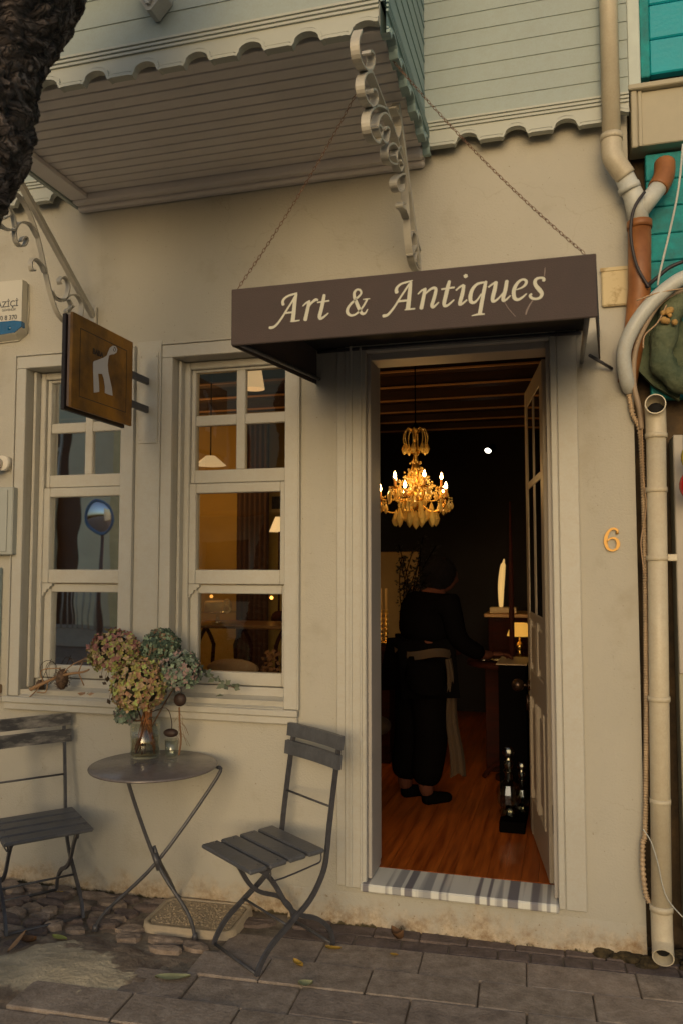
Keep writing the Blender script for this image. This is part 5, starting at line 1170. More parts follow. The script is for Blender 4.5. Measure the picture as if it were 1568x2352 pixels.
def tree_mesh():
    path = []
    ctl = [(-520, 1900, .20), (-420, 1500, .20), (-330, 1150, .20), (-270, 900, .20), (-215, 700, .21), (-205, 560, .22), (-200, 440, .265), (-175, 330, .30), (-140, 230, .275), (-115, 120, .27), (-75, 20, .275), (-30, -120, .27), (40, -320, .26), (150, -600, .25)]
    P = smooth_path([Vector((*atY(a, b, TY), )) for a, b, _ in ctl], 14); Rr = smooth_path([Vector((c, 0, 0)) for _, _, c in ctl], 14)
    N = 150; vs = []; fs = []
    # extend to the ground
    base = P[0].copy(); g0 = Vector((base.x - .1, base.y, -.1)); P = [g0.lerp(base, t / 10) for t in range(10)] + P; Rr = [Vector((.30 - .1 * t / 10, 0, 0)) for t in range(10)] + Rr
    dense = []; 
    for i in range(len(P) - 1):
        n = max(1, int((P[i + 1] - P[i]).length / .012)) 
        for j in range(n): dense.append((P[i].lerp(P[i + 1], j / n), Rr[i].x + (Rr[i + 1].x - Rr[i].x) * j / n))
    knots = [(atY(35, 300, TY - .22), .07, .05), (atY(85, 305, TY - .20), .06, .05), (atY(20, 420, TY - .2), .07, .05), (atY(110, 70, TY - .2), .08, .06)]
    for k, (p, r) in enumerate(dense):
        for q in range(N):
            a = 2 * math.pi * q / N; d = Vector((math.cos(a), math.sin(a), 0)); b = p + d * r
            big = noise.noise(Vector((b.x * 3.2, b.y * 3.2, b.z * 2.6))) * .055
            rid = abs(noise.noise(Vector((b.x * 11, b.y * 11, b.z * 30 + noise.noise(b * 5) * 5))))
            fine = noise.fractal(Vector((b.x * 38, b.y * 38, b.z * 55)), .7, 2, 4)
            h = big - .022 * (1 - rid) ** 3 + .007 * fine
            for (kc, kr, kd) in knots:
                dd = (b - kc).length / kr
                if dd < 2: h += kd * math.exp(-((dd - 1.0) ** 2) * 6) * .55 - kd * math.exp(-dd * dd * 5) * .9
            vs.append(p + d * (r + h))
    for k in range(len(dense) - 1):
        for q in range(N): q2 = (q + 1) % N; fs.append((k * N + q, k * N + q2, (k + 1) * N + q2, (k + 1) * N + q))
    mb = MB(); mb.add(vs, fs, True); return mb
M_BARK = mat('tree_bark', (.05, .038, .036), .85, var=.5, vscale=16, bump=1.0, bscale=60, col2=(.40, .33, .31), stretch=(1, 1, 2.2))
tree_mesh().build('trunk', bark_mat(), tr, recalc=False)

# ------------------------------------------------------------------ shop interior (parts of the building)
FZ = .188; CZ = 2.84
mb = MB(); x = -6.3; 
while x < .9: mb.box(x + .0006, x + .0744, .1655 if -1 < x < .1 else .282, 4.3, .12, FZ - random.uniform(0, .0015)); x += .075
mb.build('floor', M_FLOOR, shop)
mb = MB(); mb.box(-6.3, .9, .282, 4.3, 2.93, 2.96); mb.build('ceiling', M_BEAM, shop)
mb = MB(); mb2 = MB()
y = .55
while y < 4.2:
    mb.rbox(-6.2, .9, y, y + .10, CZ, 2.929, .004); mb2.rbox(-6.2, .9, y - .013, y - .0005, CZ, CZ + .014, .002); y += .46  # the thin strips paint the lit lines of the beams in a lighter colour
mb.build('ceiling_beams', M_BEAM, shop); mb2.build('lit_beam_lines', M_BEAML, shop)
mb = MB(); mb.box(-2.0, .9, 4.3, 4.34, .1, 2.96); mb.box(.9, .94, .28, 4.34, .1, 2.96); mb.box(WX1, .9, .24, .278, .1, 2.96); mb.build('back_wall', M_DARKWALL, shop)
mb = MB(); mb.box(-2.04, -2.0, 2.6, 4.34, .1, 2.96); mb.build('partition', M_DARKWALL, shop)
mb = MB(); mb.box(-6.3, -2.041, 2.6, 2.64, .1, 2.96); mb.box(-6.34, -6.3, .28, 2.64, .1, 2.96); mb.build('amber_wall', M_AMBER, shop)

def thing(mb, name, m, label, cat, group=None, recalc=True): return tag(mb.build(name, m, recalc=recalc), label, cat, group)
# pale screen behind the plant
mb = MB(); a = atY(820, 1268, 3.5); b = atY(962, 1450, 3.5); mb.rbox(a.x, b.x, 3.5, 3.53, b.z - .3, a.z, .004)
thing(mb, 'wall_panel', mat('ochre_panel', (.36, .22, .08), .8), 'ochre lit panel behind the dark plant, left side through the doorway', 'panel')
# chandelier
CC = Vector((-.875, 1.2, 2.1))
ch = empty('chandelier', (CC.x, CC.y, 2.84), 'crystal chandelier with lit candle bulbs and hanging drops, seen through the doorway', 'chandelier')
mb = MB(); mb.tube([(CC.x, CC.y, 2.84), (CC.x, CC.y, 2.42)], .004, 6); mb.tube([(CC.x, CC.y, 2.46), (CC.x, CC.y, 2.43)], [.006, .02], 8); mb.build('cord', M_BLACK, ch)
mb = MB(); Mc = Matrix.Translation((CC.x, CC.y, 0))
mb.lathe([(.001, 2.425), (.035, 2.42), (.03, 2.405), (.008, 2.385), (.008, 2.29), (.03, 2.275), (.012, 2.26), (.022, 2.2), (.034, 2.16), (.015, 2.12), (.04, 2.05), (.06, 2.02), (.02, 1.97), (.012, 1.93), (.001, 1.92)], 16, Mc); mb.build('stem', M_BRASS, ch)
M_BULB = emat('candle_bulb', (1.0, .62, .22), 42)
crys = MB(); arms = MB(); M_CANDLE = mat('orange_candle_tube', (.75, .32, .07), .5)
rnd = random.Random(21)
def drop(p, s=1.0):
    crys.lathe([(.0005, 0), (.008 * s, -.016 * s), (.0125 * s, -.032 * s), (.008 * s, -.046 * s), (.0005, -.056 * s)], 6, Matrix.Translation(p), False)
def bead(p, s=.0065): crys.ball(p, s, 3)
NA = 10
for k in range(NA):
    a = 2 * math.pi * k / NA + .2; d = Vector((math.cos(a), math.sin(a), 0)); rr_ = .215 if k % 2 else .155; zb = 1.985 if k % 2 else 2.055
    c = Vector((CC.x, CC.y, 0))
    arms.tube(smooth_path([c + d * .03 + Vector((0, 0, zb - .02)), c + d * rr_ * .5 + Vector((0, 0, zb - .075)), c + d * rr_ * .9 + Vector((0, 0, zb - .06)), c + d * rr_ + Vector((0, 0, zb - .005))], 4), .0055, 6)
    arms.lathe([(.001, 0), (.012, 0), (.034, .010), (.036, .013), (.010, .006), (.001, .006)], 10, Matrix.Translation(c + d * rr_ + Vector((0, 0, zb - .008))))
    candles = MB(); candles.tube([c + d * rr_ + Vector((0, 0, zb)), c + d * rr_ + Vector((0, 0, zb + .055))], .0075, 8); candles.build('candle_tube', M_CANDLE, ch)
    b = MB(); bz = c + d * rr_ + Vector((0, 0, zb + .055)); b.lathe([(.0008, 0), (.0075, .006), (.0095, .015), (.006, .028), (.0008, .042)], 8, Matrix.Translation(bz)); b.build('bulb', M_BULB, ch)
    for j in range(7):
        a2 = 2 * math.pi * j / 7; q = c + d * rr_ + Vector((math.cos(a2) * .034, math.sin(a2) * .034, zb)); bead(q, .005); bead(q - Vector((0, 0, .014)), .006)
        if j % 2 == 0: drop(q - Vector((0, 0, .018)), rnd.uniform(.8, 1.25))
    for t in [i / 9 for i in range(10)]:      # swags of beads from the crown
        q = (c + Vector((0, 0, 2.27))).lerp(c + d * rr_ + Vector((0, 0, zb + .02)), t) - Vector((0, 0, .10 * math.sin(math.pi * t) * .9)) + d * .03 * math.sin(math.pi * t); bead(q, .0065)
    drop(c + d * .08 + Vector((0, 0, 1.94)), 1.5); drop(c + d * .12 + Vector((0, 0, 1.93)), 1.9)
    drop(c + d * rr_ * .6 + Vector((0, 0, zb - .08)), 1.4)
    crys.build('crystal_garland', M_CRYS, ch); crys = MB()
for k in range(8):
    a = 2 * math.pi * k / 8; d = Vector((math.cos(a), math.sin(a), 0)); c = Vector((CC.x, CC.y, 0))
    crys.tube(smooth_path([c + d * .02 + Vector((0, 0, 2.41)), c + d * .055 + Vector((0, 0, 2.42)), c + d * .075 + Vector((0, 0, 2.37)), c + d * .07 + Vector((0, 0, 2.33))], 4), .0035, 5); drop(c + d * .07 + Vector((0, 0, 2.335)), 1.3)
    drop(c + d * .05 + Vector((0, 0, 2.02)), 1.6); drop(c + d * .045 + Vector((0, 0, 2.15)), 1.1)
drop(Vector((CC.x, CC.y, 1.93)), 2.2)
for k in range(190):
    a = rnd.random() * 6.28; rr_ = rnd.uniform(.03, .17); bead(Vector((CC.x + math.cos(a) * rr_, CC.y + math.sin(a) * rr_, 2.20 - rr_ * 1.2 + rnd.uniform(-.05, .03))), rnd.uniform(.005, .008))
arms.build('arms', M_BRASS, ch); crys.build('crystals', M_CRYS, ch)
def lamp(name, loc, e, r=.05, col=(1, .53, .16), parent=None):
    l = bpy.data.lights.new(name, 'POINT'); l.energy = e; l.color = col; l.shadow_soft_size = r; o = bpy.data.objects.new(name, l); sc.collection.objects.link(o); o.location = loc
    if parent: o.parent = parent; o.matrix_parent_inverse = Matrix.Translation(-world_loc(parent))
    return o
lamp('chandelier_light', (CC.x, CC.y, 2.08), 6.5, .12, parent=ch)
# ceiling spot
p = atY(1120, 1035, 3.0); sp_ = empty('spotlight', p, 'small white spotlight glowing in the dark upper part of the doorway', 'spotlight')
mb = MB(); mb.tube([p + Vector((.03, .10, .04)), p], .032, 12); mb.build('can', M_BLACK, sp_)
mb = MB(); mb.ball(p - Vector((0, .005, 0)), .026, 7, (1, .4, .75), Matrix.Rotation(R(20), 4, 'Y')); mb.build('bulb', emat('white_spot', (1, .92, .75), 7), sp_)
# person
def skin(name, verts, edges, m, parent=None, root=0, sub=2):
    me = bpy.data.meshes.new(name); me.from_pydata([v[:3] for v in verts], edges, []); o = bpy.data.objects.new(name, me); sc.collection.objects.link(o)
    md = o.modifiers.new('skin', 'SKIN'); md.use_smooth_shade = True
    for i, v in enumerate(verts):
        r = v[3]; me.skin_vertices[0].data[i].radius = (r, r) if not isinstance(r, tuple) else r
        me.skin_vertices[0].data[i].use_root = (i == root)
    s = o.modifiers.new('sub', 'SUBSURF'); s.levels = sub; s.render_levels = sub; me.materials.append(m)
    if parent: o.parent = parent; o.matrix_parent_inverse = Matrix.Translation(-world_loc(parent))
    return o
PX, PY = -.86, 1.28
M_SKIN = mat('skin', (.07, .022, .012), .8, spec=.2)
# facing right (+x) and away, bent over the table
def pv_(fx, side, z, r): # fx forward, side = to the person's right
    f = Vector((.80, .60, 0)).normalized(); s = Vector((f.y, -f.x, 0)); q = Vector((PX, PY, 0)) + f * fx + s * side; return (q.x, q.y, z, r)
V = [pv_(0, 0, 1.04, .10), pv_(.02, 0, 1.18, .10), pv_(.07, 0, 1.32, .125), pv_(.09, 0, 1.41, .085), pv_(.115, 0, 1.45, .045), pv_(.13, 0, 1.49, .050),
     pv_(-.02, .085, .96, .10), pv_(.02, .09, .60, .072), pv_(-.03, .09, .28, .048), pv_(0, .09, .235, .04),
     pv_(-.02, -.085, .96, .10), pv_(-.02, -.09, .60, .072), pv_(-.08, -.09, .28, .048), pv_(-.05, -.09, .235, .04),
     pv_(.10, .17, 1.37, .055), pv_(.14, .20, 1.14, .042), pv_(.33, .17, 1.05, .032), pv_(.40, .15, 1.05, .024),
     pv_(.10, -.17, 1.37, .055), pv_(.12, -.21, 1.14, .042), pv_(.31, -.19, 1.04, .032), pv_(.38, -.17, 1.04, .024)]
E = [(0, 1), (1, 2), (2, 3), (3, 4), (4, 5), (0, 6), (6, 7), (7, 8), (8, 9), (0, 10), (10, 11), (11, 12), (12, 13), (2, 14), (14, 15), (15, 16), (16, 17), (2, 18), (18, 19), (19, 20), (20, 21)]
person = skin('person', V, E, M_SKIN)
tag(person, 'person in black clothes bent forward over a table, back turned, seen dimly inside the doorway', 'person')
me = person.data
def pb(x, side, z):
    q = pv_(x, side, z, 0); return Vector(q[:3])
fdir = Vector((.80, .60, 0)).normalized()
rotf = Matrix.Rotation(math.atan2(fdir.y, fdir.x), 4, 'Z')
mb = MB(); hc = pb(.155, 0, 1.52); mb.ball(hc, .088, 10, (1.0, .82, 1.12), rotf @ Matrix.Rotation(R(28), 4, 'Y'))
mb.ball(hc + fdir * .088 - Vector((0, 0, .02)), .014, 5, (1, .8, 1.3)); mb.build('head', M_SKIN, person)
for s in (-1, 1):
    mb = MB(); w0 = pb(.40 if s > 0 else .38, .15 if s > 0 else -.17, 1.05); mb.ball(w0 + fdir * .045, .040, 7, (1.1, .75, .35), rotf)
    for k in range(4):
        o = Vector((-fdir.y, fdir.x, 0)) * (-.024 + k * .016); ln_ = (.055, .068, .064, .05)[k]
        mb.tube(smooth_path([w0 + fdir * .075 + o, w0 + fdir * (.075 + ln_ * .5) + o - Vector((0, 0, .006)), w0 + fdir * (.075 + ln_) + o - Vector((0, 0, .03))], 3), [.0085, .0083, .008, .008, .0078, .0075, .006], 7)
    mb.tube(smooth_path([w0 + fdir * .03 + Vector((-fdir.y, fdir.x, 0)) * .03 * s, w0 + fdir * .06 + Vector((-fdir.y, fdir.x, 0)) * .052 * s, w0 + fdir * .09 + Vector((-fdir.y, fdir.x, 0)) * .05 * s - Vector((0, 0, .015))], 3), .009, 7)
    mb.build('hand', M_SKIN, person)
mb = MB(); mb.ball(hc - fdir * .018 + Vector((0, 0, .018)), .098, 9, (1.02, .92, 1.1), rotf @ Matrix.Rotation(R(20), 4, 'Y')); mb.ball(hc - fdir * .085 + Vector((0, 0, .03)), .05, 7, (1, .9, .8)); mb.ball(hc - fdir * .05 - Vector((0, 0, .05)), .062, 7, (.9, 1, 1.1)); mb.build('hair', mat('black_hair', (.003, .002, .002), .9, spec=.1, bump=1.0, bscale=90, stretch=(1,1,.2)), person)
JV = [(*v[:3], v[3] * 1.18 + .012) for v in V]; JV = [JV[i] for i in (0, 1, 2, 3, 14, 15, 16, 18, 19, 20)]
JV = [(JV[0][0], JV[0][1], 1.10, .165)] + JV[1:]; JV[1] = (JV[1][0], JV[1][1], 1.23, .172); JV[2] = (*JV[2][:3], .16)
JV[2] = (*JV[2][:3], .175)
skin('jacket', JV, [(0, 1), (1, 2), (2, 3), (2, 4), (4, 5), (5, 6), (2, 7), (7, 8), (8, 9)], M_BLACK, person)
TV = [V[0][:3] + (.15,), V[6][:3] + (.125,), V[7][:3] + (.11,), V[8][:3] + (.095,), V[10][:3] + (.125,), V[11][:3] + (.11,), V[12][:3] + (.095,)]
TV[0] = (TV[0][0], TV[0][1], .93, .175); skin('trousers', TV, [(0, 1), (1, 2), (2, 3), (0, 4), (4, 5), (5, 6)], M_BLACK, person)
for sd_, fx in ((.09, 0), (-.09, -.05)):
    b = pb(fx - .05, sd_, .225); skin('shoe', [(*b, .045), (*(b + fdir * .10 - Vector((0, 0, .006))), .040), (*(b + fdir * .20 - Vector((0, 0, .012))), .028)], [(0, 1), (1, 2)], M_BLACK, person)
mb = MB(); vs = []; fs = []; n = 30           # pale shirt hem showing below the jacket, long apron-like cloth at the side
for j, (z_, r_) in enumerate(((1.095, .178), (1.07, .186), (1.045, .180))):
    for k in range(n): a = 2 * math.pi * k / n; c = pb(.0, 0, z_ + .012 * math.sin(a * 3)); vs.append(c + rotf @ Vector((math.cos(a) * r_ * .95, math.sin(a) * r_ * 1.12, 0)))
for j in range(2):
    for k in range(n): fs.append((j * n + k, j * n + (k + 1) % n, (j + 1) * n + (k + 1) % n, (j + 1) * n + k))
mb.add(vs, fs, True); M_CLOTH = mat('ochre_linen', (.035, .018, .006), .9, var=.2, vscale=14); mb.build('shirt_hem', M_CLOTH, person)
mb = MB(); vs = []; fs = []
for j in range(13):
    t = j / 12; z_ = 1.04 - t * .66
    for k in range(9):
        u_ = k / 8; c = Vector((-.70 + u_ * (.03 + .055 * t) + .02 * t + .008 * math.sin(t * 9), 1.16 + .05 * u_ + .015 * math.sin(u_ * 14), z_ - (.05 * abs(u_ - .5)) * t)); vs.append(c)
for j in range(12):
    for k in range(8): a = j * 9 + k; fs.append((a, a + 1, a + 10, a + 9))
mb.add(vs, fs, True); mb.build('hanging_cloth', M_CLOTH, person)
# tables and furniture in the dark
def dtable(name, cx, cy, z, r, label):
    root = empty(name, (cx, cy, FZ), label, 'table'); mb = MB(); mb.lathe([(.001, z - .03), (r, z - .03), (r + .005, z - .015), (r, z), (.001, z)], 28, Matrix.Translation((cx, cy, 0))); mb.build('table_top', M_DWOOD, root)
    mb = MB(); mb.lathe([(.03, FZ + .03), (.05, FZ + .12), (.025, FZ + .2), (.045, .6), (.03, z - .15), (.08, z - .031)], 12, Matrix.Translation((cx, cy, 0)))
    for k in range(3): a = k * 2.1 + .5; mb.tube(smooth_path([(cx, cy, FZ + .14), (cx + math.cos(a) * r * .5, cy + math.sin(a) * r * .5, FZ + .10), (cx + math.cos(a) * r * .8, cy + math.sin(a) * r * .8, FZ + .015)], 4), .018, 8)
    mb.build('pedestal', M_DWOOD, root); return root
dtable('round_table', -.36, 1.75, .98, .28, 'dark round pedestal table covered with small dishes beside the person')
rnd = random.Random(8)
for k, lb in enumerate(('silver dish nearest the person on the dark round table', 'small glinting bowl at the middle of the dark round table', 'copper plate at the right rim of the dark round table')):
    cx, cy = [(-.52, 1.62), (-.40, 1.58), (-.27, 1.60)][k]; mb = MB(); mb.lathe([(.001, .981), (.03, .982), (.06, .995), (.062, .998), (.03, .987), (.001, .986)], 18, Matrix.Translation((cx, cy, 0)))
    thing(mb, 'small_dish', mat(['silver', 'silver', 'copper'][k], [(.6, .55, .48), 0, (.55, .25, .10)][k] if k != 1 else (.6, .55, .48), .2, metal=1), lb, 'dish', 'dishes on the dark table')
# mahogany cabinet with lamp
a = atY(1111, 1405, 2.9); b = atY(1240, 1520, 2.9)
cab = empty('mahogany_cabinet', (-.6, 3.1, FZ), 'dark red mahogany cabinet with light top edge at the back right of the shop', 'cabinet')
mb = MB(); mb.rbox(a.x + .03, a.x + .95, 2.92, 3.35, FZ, a.z - .045, .006); mb.build('body', M_DWOOD, cab)
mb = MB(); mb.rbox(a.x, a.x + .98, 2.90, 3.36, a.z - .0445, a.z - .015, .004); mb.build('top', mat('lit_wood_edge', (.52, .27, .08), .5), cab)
mb = MB()
for z_ in (a.z - .30, a.z - .60): mb.rbox(a.x + .06, a.x + .90, 2.911, 2.9195, z_, z_ + .22, .004)
mb.build('drawer', M_DWOOD, cab)
lz = a.z - .013; fl_ = empty('flame_lamp', (a.x + .14, 3.0, lz), 'slender glowing blade-shaped lamp standing on the mahogany cabinet', 'lamp')
mb = MB(); mb.rbox(a.x + .04, a.x + .25, 2.94, 3.06, lz, lz + .045, .004); mb.build('base', mat('pale_base', (.6, .42, .2), .5), fl_)
mb = MB(); pr = smooth_path([atY(1150, 1394, 3.0), atY(1150, 1350, 3.0), atY(1153, 1310, 3.0), atY(1157, 1284, 3.0)], 5); mb.tube(pr, [(.012 + .014 * math.sin(math.pi * min(1, i / 15 * .93 + .07)) - (.008 if i > 12 else 0)) for i in range(len(pr))], 10); mb.build('glow_blade', emat('warm_blade', (1, .62, .20), .6), fl_)
# shaded table lamp
p = atY(1192, 1446, 2.3); ls = empty('shaded_lamp', (p.x, 2.3, 1.0), 'small amber shaded lamp glowing behind the open door leaf', 'lamp')
mb = MB(); mb.lathe([(.055, .045), (.088, -.045)], 24, Matrix.Translation(p)); mb.build('lamp_shade', emat('amber_shade', (1, .50, .08), .55), ls)
mb = MB(); mb.lathe([(.01, -.04), (.008, -.08), (.022, -.10), (.03, -.13), (.012, -.16), (.05, -.2), (.001, -.2)], 14, Matrix.Translation(p)); mb.build('lamp_base', M_BRASS, ls)
# desk under it, dark
mb = MB(); mb.rbox(p.x - .22, .2, 2.05, 2.55, FZ, p.z - .203, .005); thing(mb, 'side_desk', M_DWOOD, 'dark desk under the amber shaded lamp', 'desk')
# tall thin pole lamp stand
p = atY(1174, 1400, 1.9); mb = MB(); mb.tube([(p.x, 1.9, FZ + .02), (p.x, 1.9, 1.42), (p.x, 1.9, 2.02)], [.018, .018, .006], 10); mb.lathe([(.001, FZ), (.12, FZ), (.12, FZ + .02), (.02, FZ + .03)], 20, Matrix.Translation((p.x, 1.9, 0))); thing(mb, 'pole_stand', M_DWOOD, 'thin dark wooden pole stand in front of the mahogany cabinet', 'stand')
# black chest at right with decanter before it
chs = empty('black_chest', (-.3, 1.25, FZ), 'tall black chest behind the door leaf, with a pale rim along its top', 'chest')
a = atY(1143, 1527, 1.25); mb = MB(); mb.rbox(a.x, -.24, 1.25, 1.62, FZ, a.z, .006); mb.build('body', M_BLACK, chs)
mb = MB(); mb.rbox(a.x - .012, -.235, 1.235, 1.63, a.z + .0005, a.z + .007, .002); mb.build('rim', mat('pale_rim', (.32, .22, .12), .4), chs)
bxk = atZ(1150, 1895, FZ); mb = MB(); mb.rbox(bxk.x, -.235, .80, 1.18, FZ, .245, .005); thing(mb, 'black_plinth', M_BLACK, 'low black plinth on the floor beneath the glass decanters', 'plinth')
M_CUT = thin_glass('cut_glass', (.75, .75, .7), .10)
def decanter(cx, cy, z, s, label):
    root = empty('decanter', (cx, cy, z), label, 'decanter', 'glass decanters on the plinth'); Mx = Matrix.Translation((cx, cy, z)) @ Matrix.Scale(s, 4)
    mb = MB(); mb.lathe([(.001, 0), (.05, 0), (.052, .02), (.040, .035), (.062, .07), (.068, .12), (.052, .165), (.022, .19), (.018, .22), (.03, .235), (.018, .25), (.028, .275), (.018, .29)], 14, Mx, False); mb.build('bottle', M_CUT, root)
    mb = MB(); mb.lathe([(.001, .291), (.014, .292), (.012, .305), (.030, .32), (.034, .34), (.022, .362), (.001, .37)], 10, Mx, False); mb.build('stopper', M_CUT, root)
decanter(-.325, .92, .2455, 1.0, 'taller cut glass decanter with round stopper on the black plinth'); decanter(-.262, 1.02, .2455, .72, 'shorter glass decanter beside the tall one, half behind the door leaf')
# plant and candlesticks at left
pt = atY(905, 1340, 2.7); pl = empty('potted_plant', (pt.x, 2.7, 1.0), 'dark leafy branching plant in front of the ochre panel, left in the doorway', 'plant')
mb = MB(); mb.lathe([(.001, .9), (.06, .9), (.08, 1.05), (.001, 1.05)], 14, Matrix.Translation((pt.x + .08, 2.7, 0))); mb.build('pot', M_BLACK, pl)
mb = MB(); lf = MB(); rnd = random.Random(6); st0 = Vector((pt.x + .08, 2.7, 1.05))
for k in range(12):
    tip = atY(rnd.uniform(868, 1000), rnd.uniform(1235, 1360), 2.7 + rnd.uniform(-.15, .15)); c = smooth_path([st0, st0.lerp(tip, .5) + Vector((rnd.uniform(-.05, .05), 0, .06)), tip], 6); mb.tube(c, .004, 5)
    for p_ in c[4:]:
        for q in range(5):
            d = Vector((rnd.uniform(-1, 1), rnd.uniform(-1, 1), rnd.uniform(-1, .6))).normalized(); e_ = d.orthogonal().normalized(); s_ = rnd.uniform(.015, .03); o = p_ + d * .02
            lf.add([o, o + d * s_ * .6 + e_ * s_ * .4, o + d * s_ * 1.4, o + d * s_ * .6 - e_ * s_ * .4], [(0, 1, 2, 3)])
mb.build('branch', M_BLACK, pl); lf.build('leaves', mat('dark_leaf', (.012, .010, .004), .6), pl, recalc=False)
for k, (px, lb) in enumerate(((874, 'left beaded brass candlestick on the console inside the doorway'), (886, 'right beaded brass candlestick on the console inside the doorway'))):
    b = atY(px, 1478, 2.2); root = empty('candlestick', (b.x, 2.2, b.z), lb, 'candlestick', 'brass candlesticks')
    mb = MB(); prof = [(.001, 0), (.035, 0), (.035, .012), (.012, .02)]
    for j in range(6): z0_ = .02 + j * .036; prof += [(.007, z0_), (.017, z0_ + .018), (.007, z0_ + .036)]
    mb.lathe(prof + [(.018, .245), (.001, .245)], 12, Matrix.Translation(b)); mb.build('stem', M_BRASS, root)
    mb = MB(); mb.tube([b + Vector((0, 0, .246)), b + Vector((0, 0, .40))], .010, 8); mb.build('candle', mat('ochre_candle', (.6, .36, .12), .5), root)
b = atY(880, 1482, 2.2); mb = MB(); mb.rbox(b.x - .5, b.x + .09, 2.05, 2.5, b.z - .035, b.z - .002, .004); mb.rbox(b.x - .48, b.x + .07, 2.08, 2.47, FZ, b.z - .036, .004); thing(mb, 'console_table', M_DWOOD, 'dark console holding the brass candlesticks left in the doorway', 'console')
p = atZ(872, 1690, .55); mb = MB(); mb.ball(p + Vector((-.03, 0, .06)), .10, 8, (1, 1, .6)); thing(mb, 'round_cushion', M_CLOTH, 'round ochre cushion low at the left edge of the doorway', 'cushion')
# room behind the right window
lamp('added_room_light', (-2.75, 1.6, 2.45), 17, .15)  # added point light for the amber wall; the pendant is made up around it
mb = MB(); mb.tube([(-2.75, 1.6, 2.84), (-2.75, 1.6, 2.66)], .004, 6); 
pd = empty('added_pendant', (-2.75, 1.6, 2.84), 'added warm pendant that lights the amber room behind the windows', 'lamp'); mb.build('cord', M_BLACK, pd)
mb = MB(); mb.lathe([(.02, 2.66), (.12, 2.52), (.118, 2.52), (.018, 2.655)], 20, Matrix.Translation((-2.75, 1.6, 0))); mb.build('lamp_shade', emat('warm_shade', (1, .62, .25), .8), pd)
mb = MB(); a = atY(542, 1120, 2.35); b = atY(612, 1400, 2.35); vs = []; fs = []
for k in range(31):
    x_ = a.x + (b.x - a.x) * k / 30 * 1.0; yy = 2.38 + .02 * math.sin(k * 1.3); vs += [(x_, yy, FZ + .1), (x_, yy, 2.75)]
for k in range(30): fs.append((2 * k, 2 * k + 2, 2 * k + 3, 2 * k + 1))
mb.add(vs, fs, True); thing(mb, 'dark_curtain', mat('brown_curtain', (.06, .025, .010), .9), 'dark brown full-length curtain against the amber wall', 'curtain', recalc=False)
def frame_at(x0p, y0p, x1p, y1p, y, label):
    a = atY(x0p, y0p, y); b = atY(x1p, y1p, y); root = empty('picture_frame', (a.x, y, b.z), label, 'picture'); mb = MB(); t_ = .018
    for (q0, q1, r0, r1) in ((a.x, b.x, a.z - t_, a.z), (a.x, b.x, b.z, b.z + t_), (a.x, a.x + t_, b.z + t_ + .0005, a.z - t_ - .0005), (b.x - t_, b.x, b.z + t_ + .0005, a.z - t_ - .0005)): mb.rbox(q0, q1, y - .02, y, r0, r1, .003)
    mb.build('frame', mat('gilt_wood', (.42, .26, .08), .5), root); mb = MB(); mb.box(a.x + t_, b.x - t_, y - .012, y - .004, b.z + t_, a.z - t_); mb.build('mount', mat('pale_mount', (.6, .42, .18), .8), root)
    mb = MB(); mb.box(a.x + t_ * 2.4, b.x - t_ * 2.4, y - .016, y - .0125, b.z + t_ * 2.6, a.z - t_ * 2.6); mb.build('print', mat('dark_print', (.05, .035, .025), .8, var=.6, vscale=40), root)
frame_at(615, 1128, 662, 1182, 2.59, 'small framed dark print hanging on the amber wall')
p = atY(642, 1206, 2.0); tl_ = empty('table_lamp', (p.x, 2.0, 1.2), 'cone-shaded table lamp at the edge of the right window', 'lamp')
mb = MB(); mb.lathe([(.03, .06), (.075, -.05)], 20, Matrix.Translation(p)); mb.build('lamp_shade', emat('cream_shade', (1, .68, .32), .8), tl_); mb = MB(); mb.tube([p - Vector((0, 0, .05)), Vector((p.x, p.y, 1.12))], .008, 8); mb.ball((p.x, p.y, 1.2), .06, 7); mb.build('lamp_base', M_DWOOD, tl_)
for (px, py, r0, r1, h, lb) in ((583, 872, .05, .07, .12, 'added cream glow shaped like a lamp shade for the reflection in the top right pane of the right window'), (484, 1058, .03, .10, .06, 'wide cream lamp shade glowing in the second pane row of the right window')):  # the upright shade is added: a bright pane reflection shaped as a glowing lamp
    p = atY(px, py, 1.1); wl = empty('lamp_and_reflection', (p.x, 1.1, 2.84), lb, 'lamp'); mb = MB(); mb.lathe([(r0, h / 2), (r1, -h / 2)], 20, Matrix.Translation(p)); mb.build('lamp_shade', emat('hanging_cream', (1, .66, .32), .55), wl)
    mb = MB(); mb.tube([p + Vector((0, 0, h / 2)), (p.x, 1.1, 2.84)], .004, 6); mb.build('cord', M_BLACK, wl)
# side table with cake stand
p = atY(520, 1432, 1.3); zt2 = p.z
st_ = empty('side_table', (p.x, 1.3, FZ), 'curved-leg dark side table behind the lower pane of the right window', 'table')
mb = MB(); mb.rbox(p.x - .28, p.x + .55, 1.15, 1.6, zt2 - .022, zt2, .006); mb.build('table_top', mat('brown_table', (.16, .08, .03), .3), st_)
for (dx, dy) in ((-.12, .05), (.14, .05), (.42, .05)):
    for s in (-1, 1):
        mb = MB(); mb.tube(smooth_path([(p.x + dx, 1.3 + dy - .1, zt2 - .02), (p.x + dx + .05 * s, 1.2 + dy, zt2 - .12), (p.x + dx + .05 * s, 1.2 + dy, zt2 - .22), (p.x + dx, 1.2 + dy, FZ)], 5), .013, 8); mb.build('leg', M_DWOOD, st_)
cs = empty('cake_stand', (p.x - .08, 1.3, zt2), 'cream iced cake on a glass stand on the dark side table', 'cake stand')
mb = MB(); cxx = p.x - .06; mb.lathe([(.001, 0), (.05, 0), (.012, .02), (.012, .06), (.12, .07), (.125, .078), (.001, .075)], 20, Matrix.Translation((cxx, 1.3, zt2))); mb.build('stand', M_GLASS, cs)
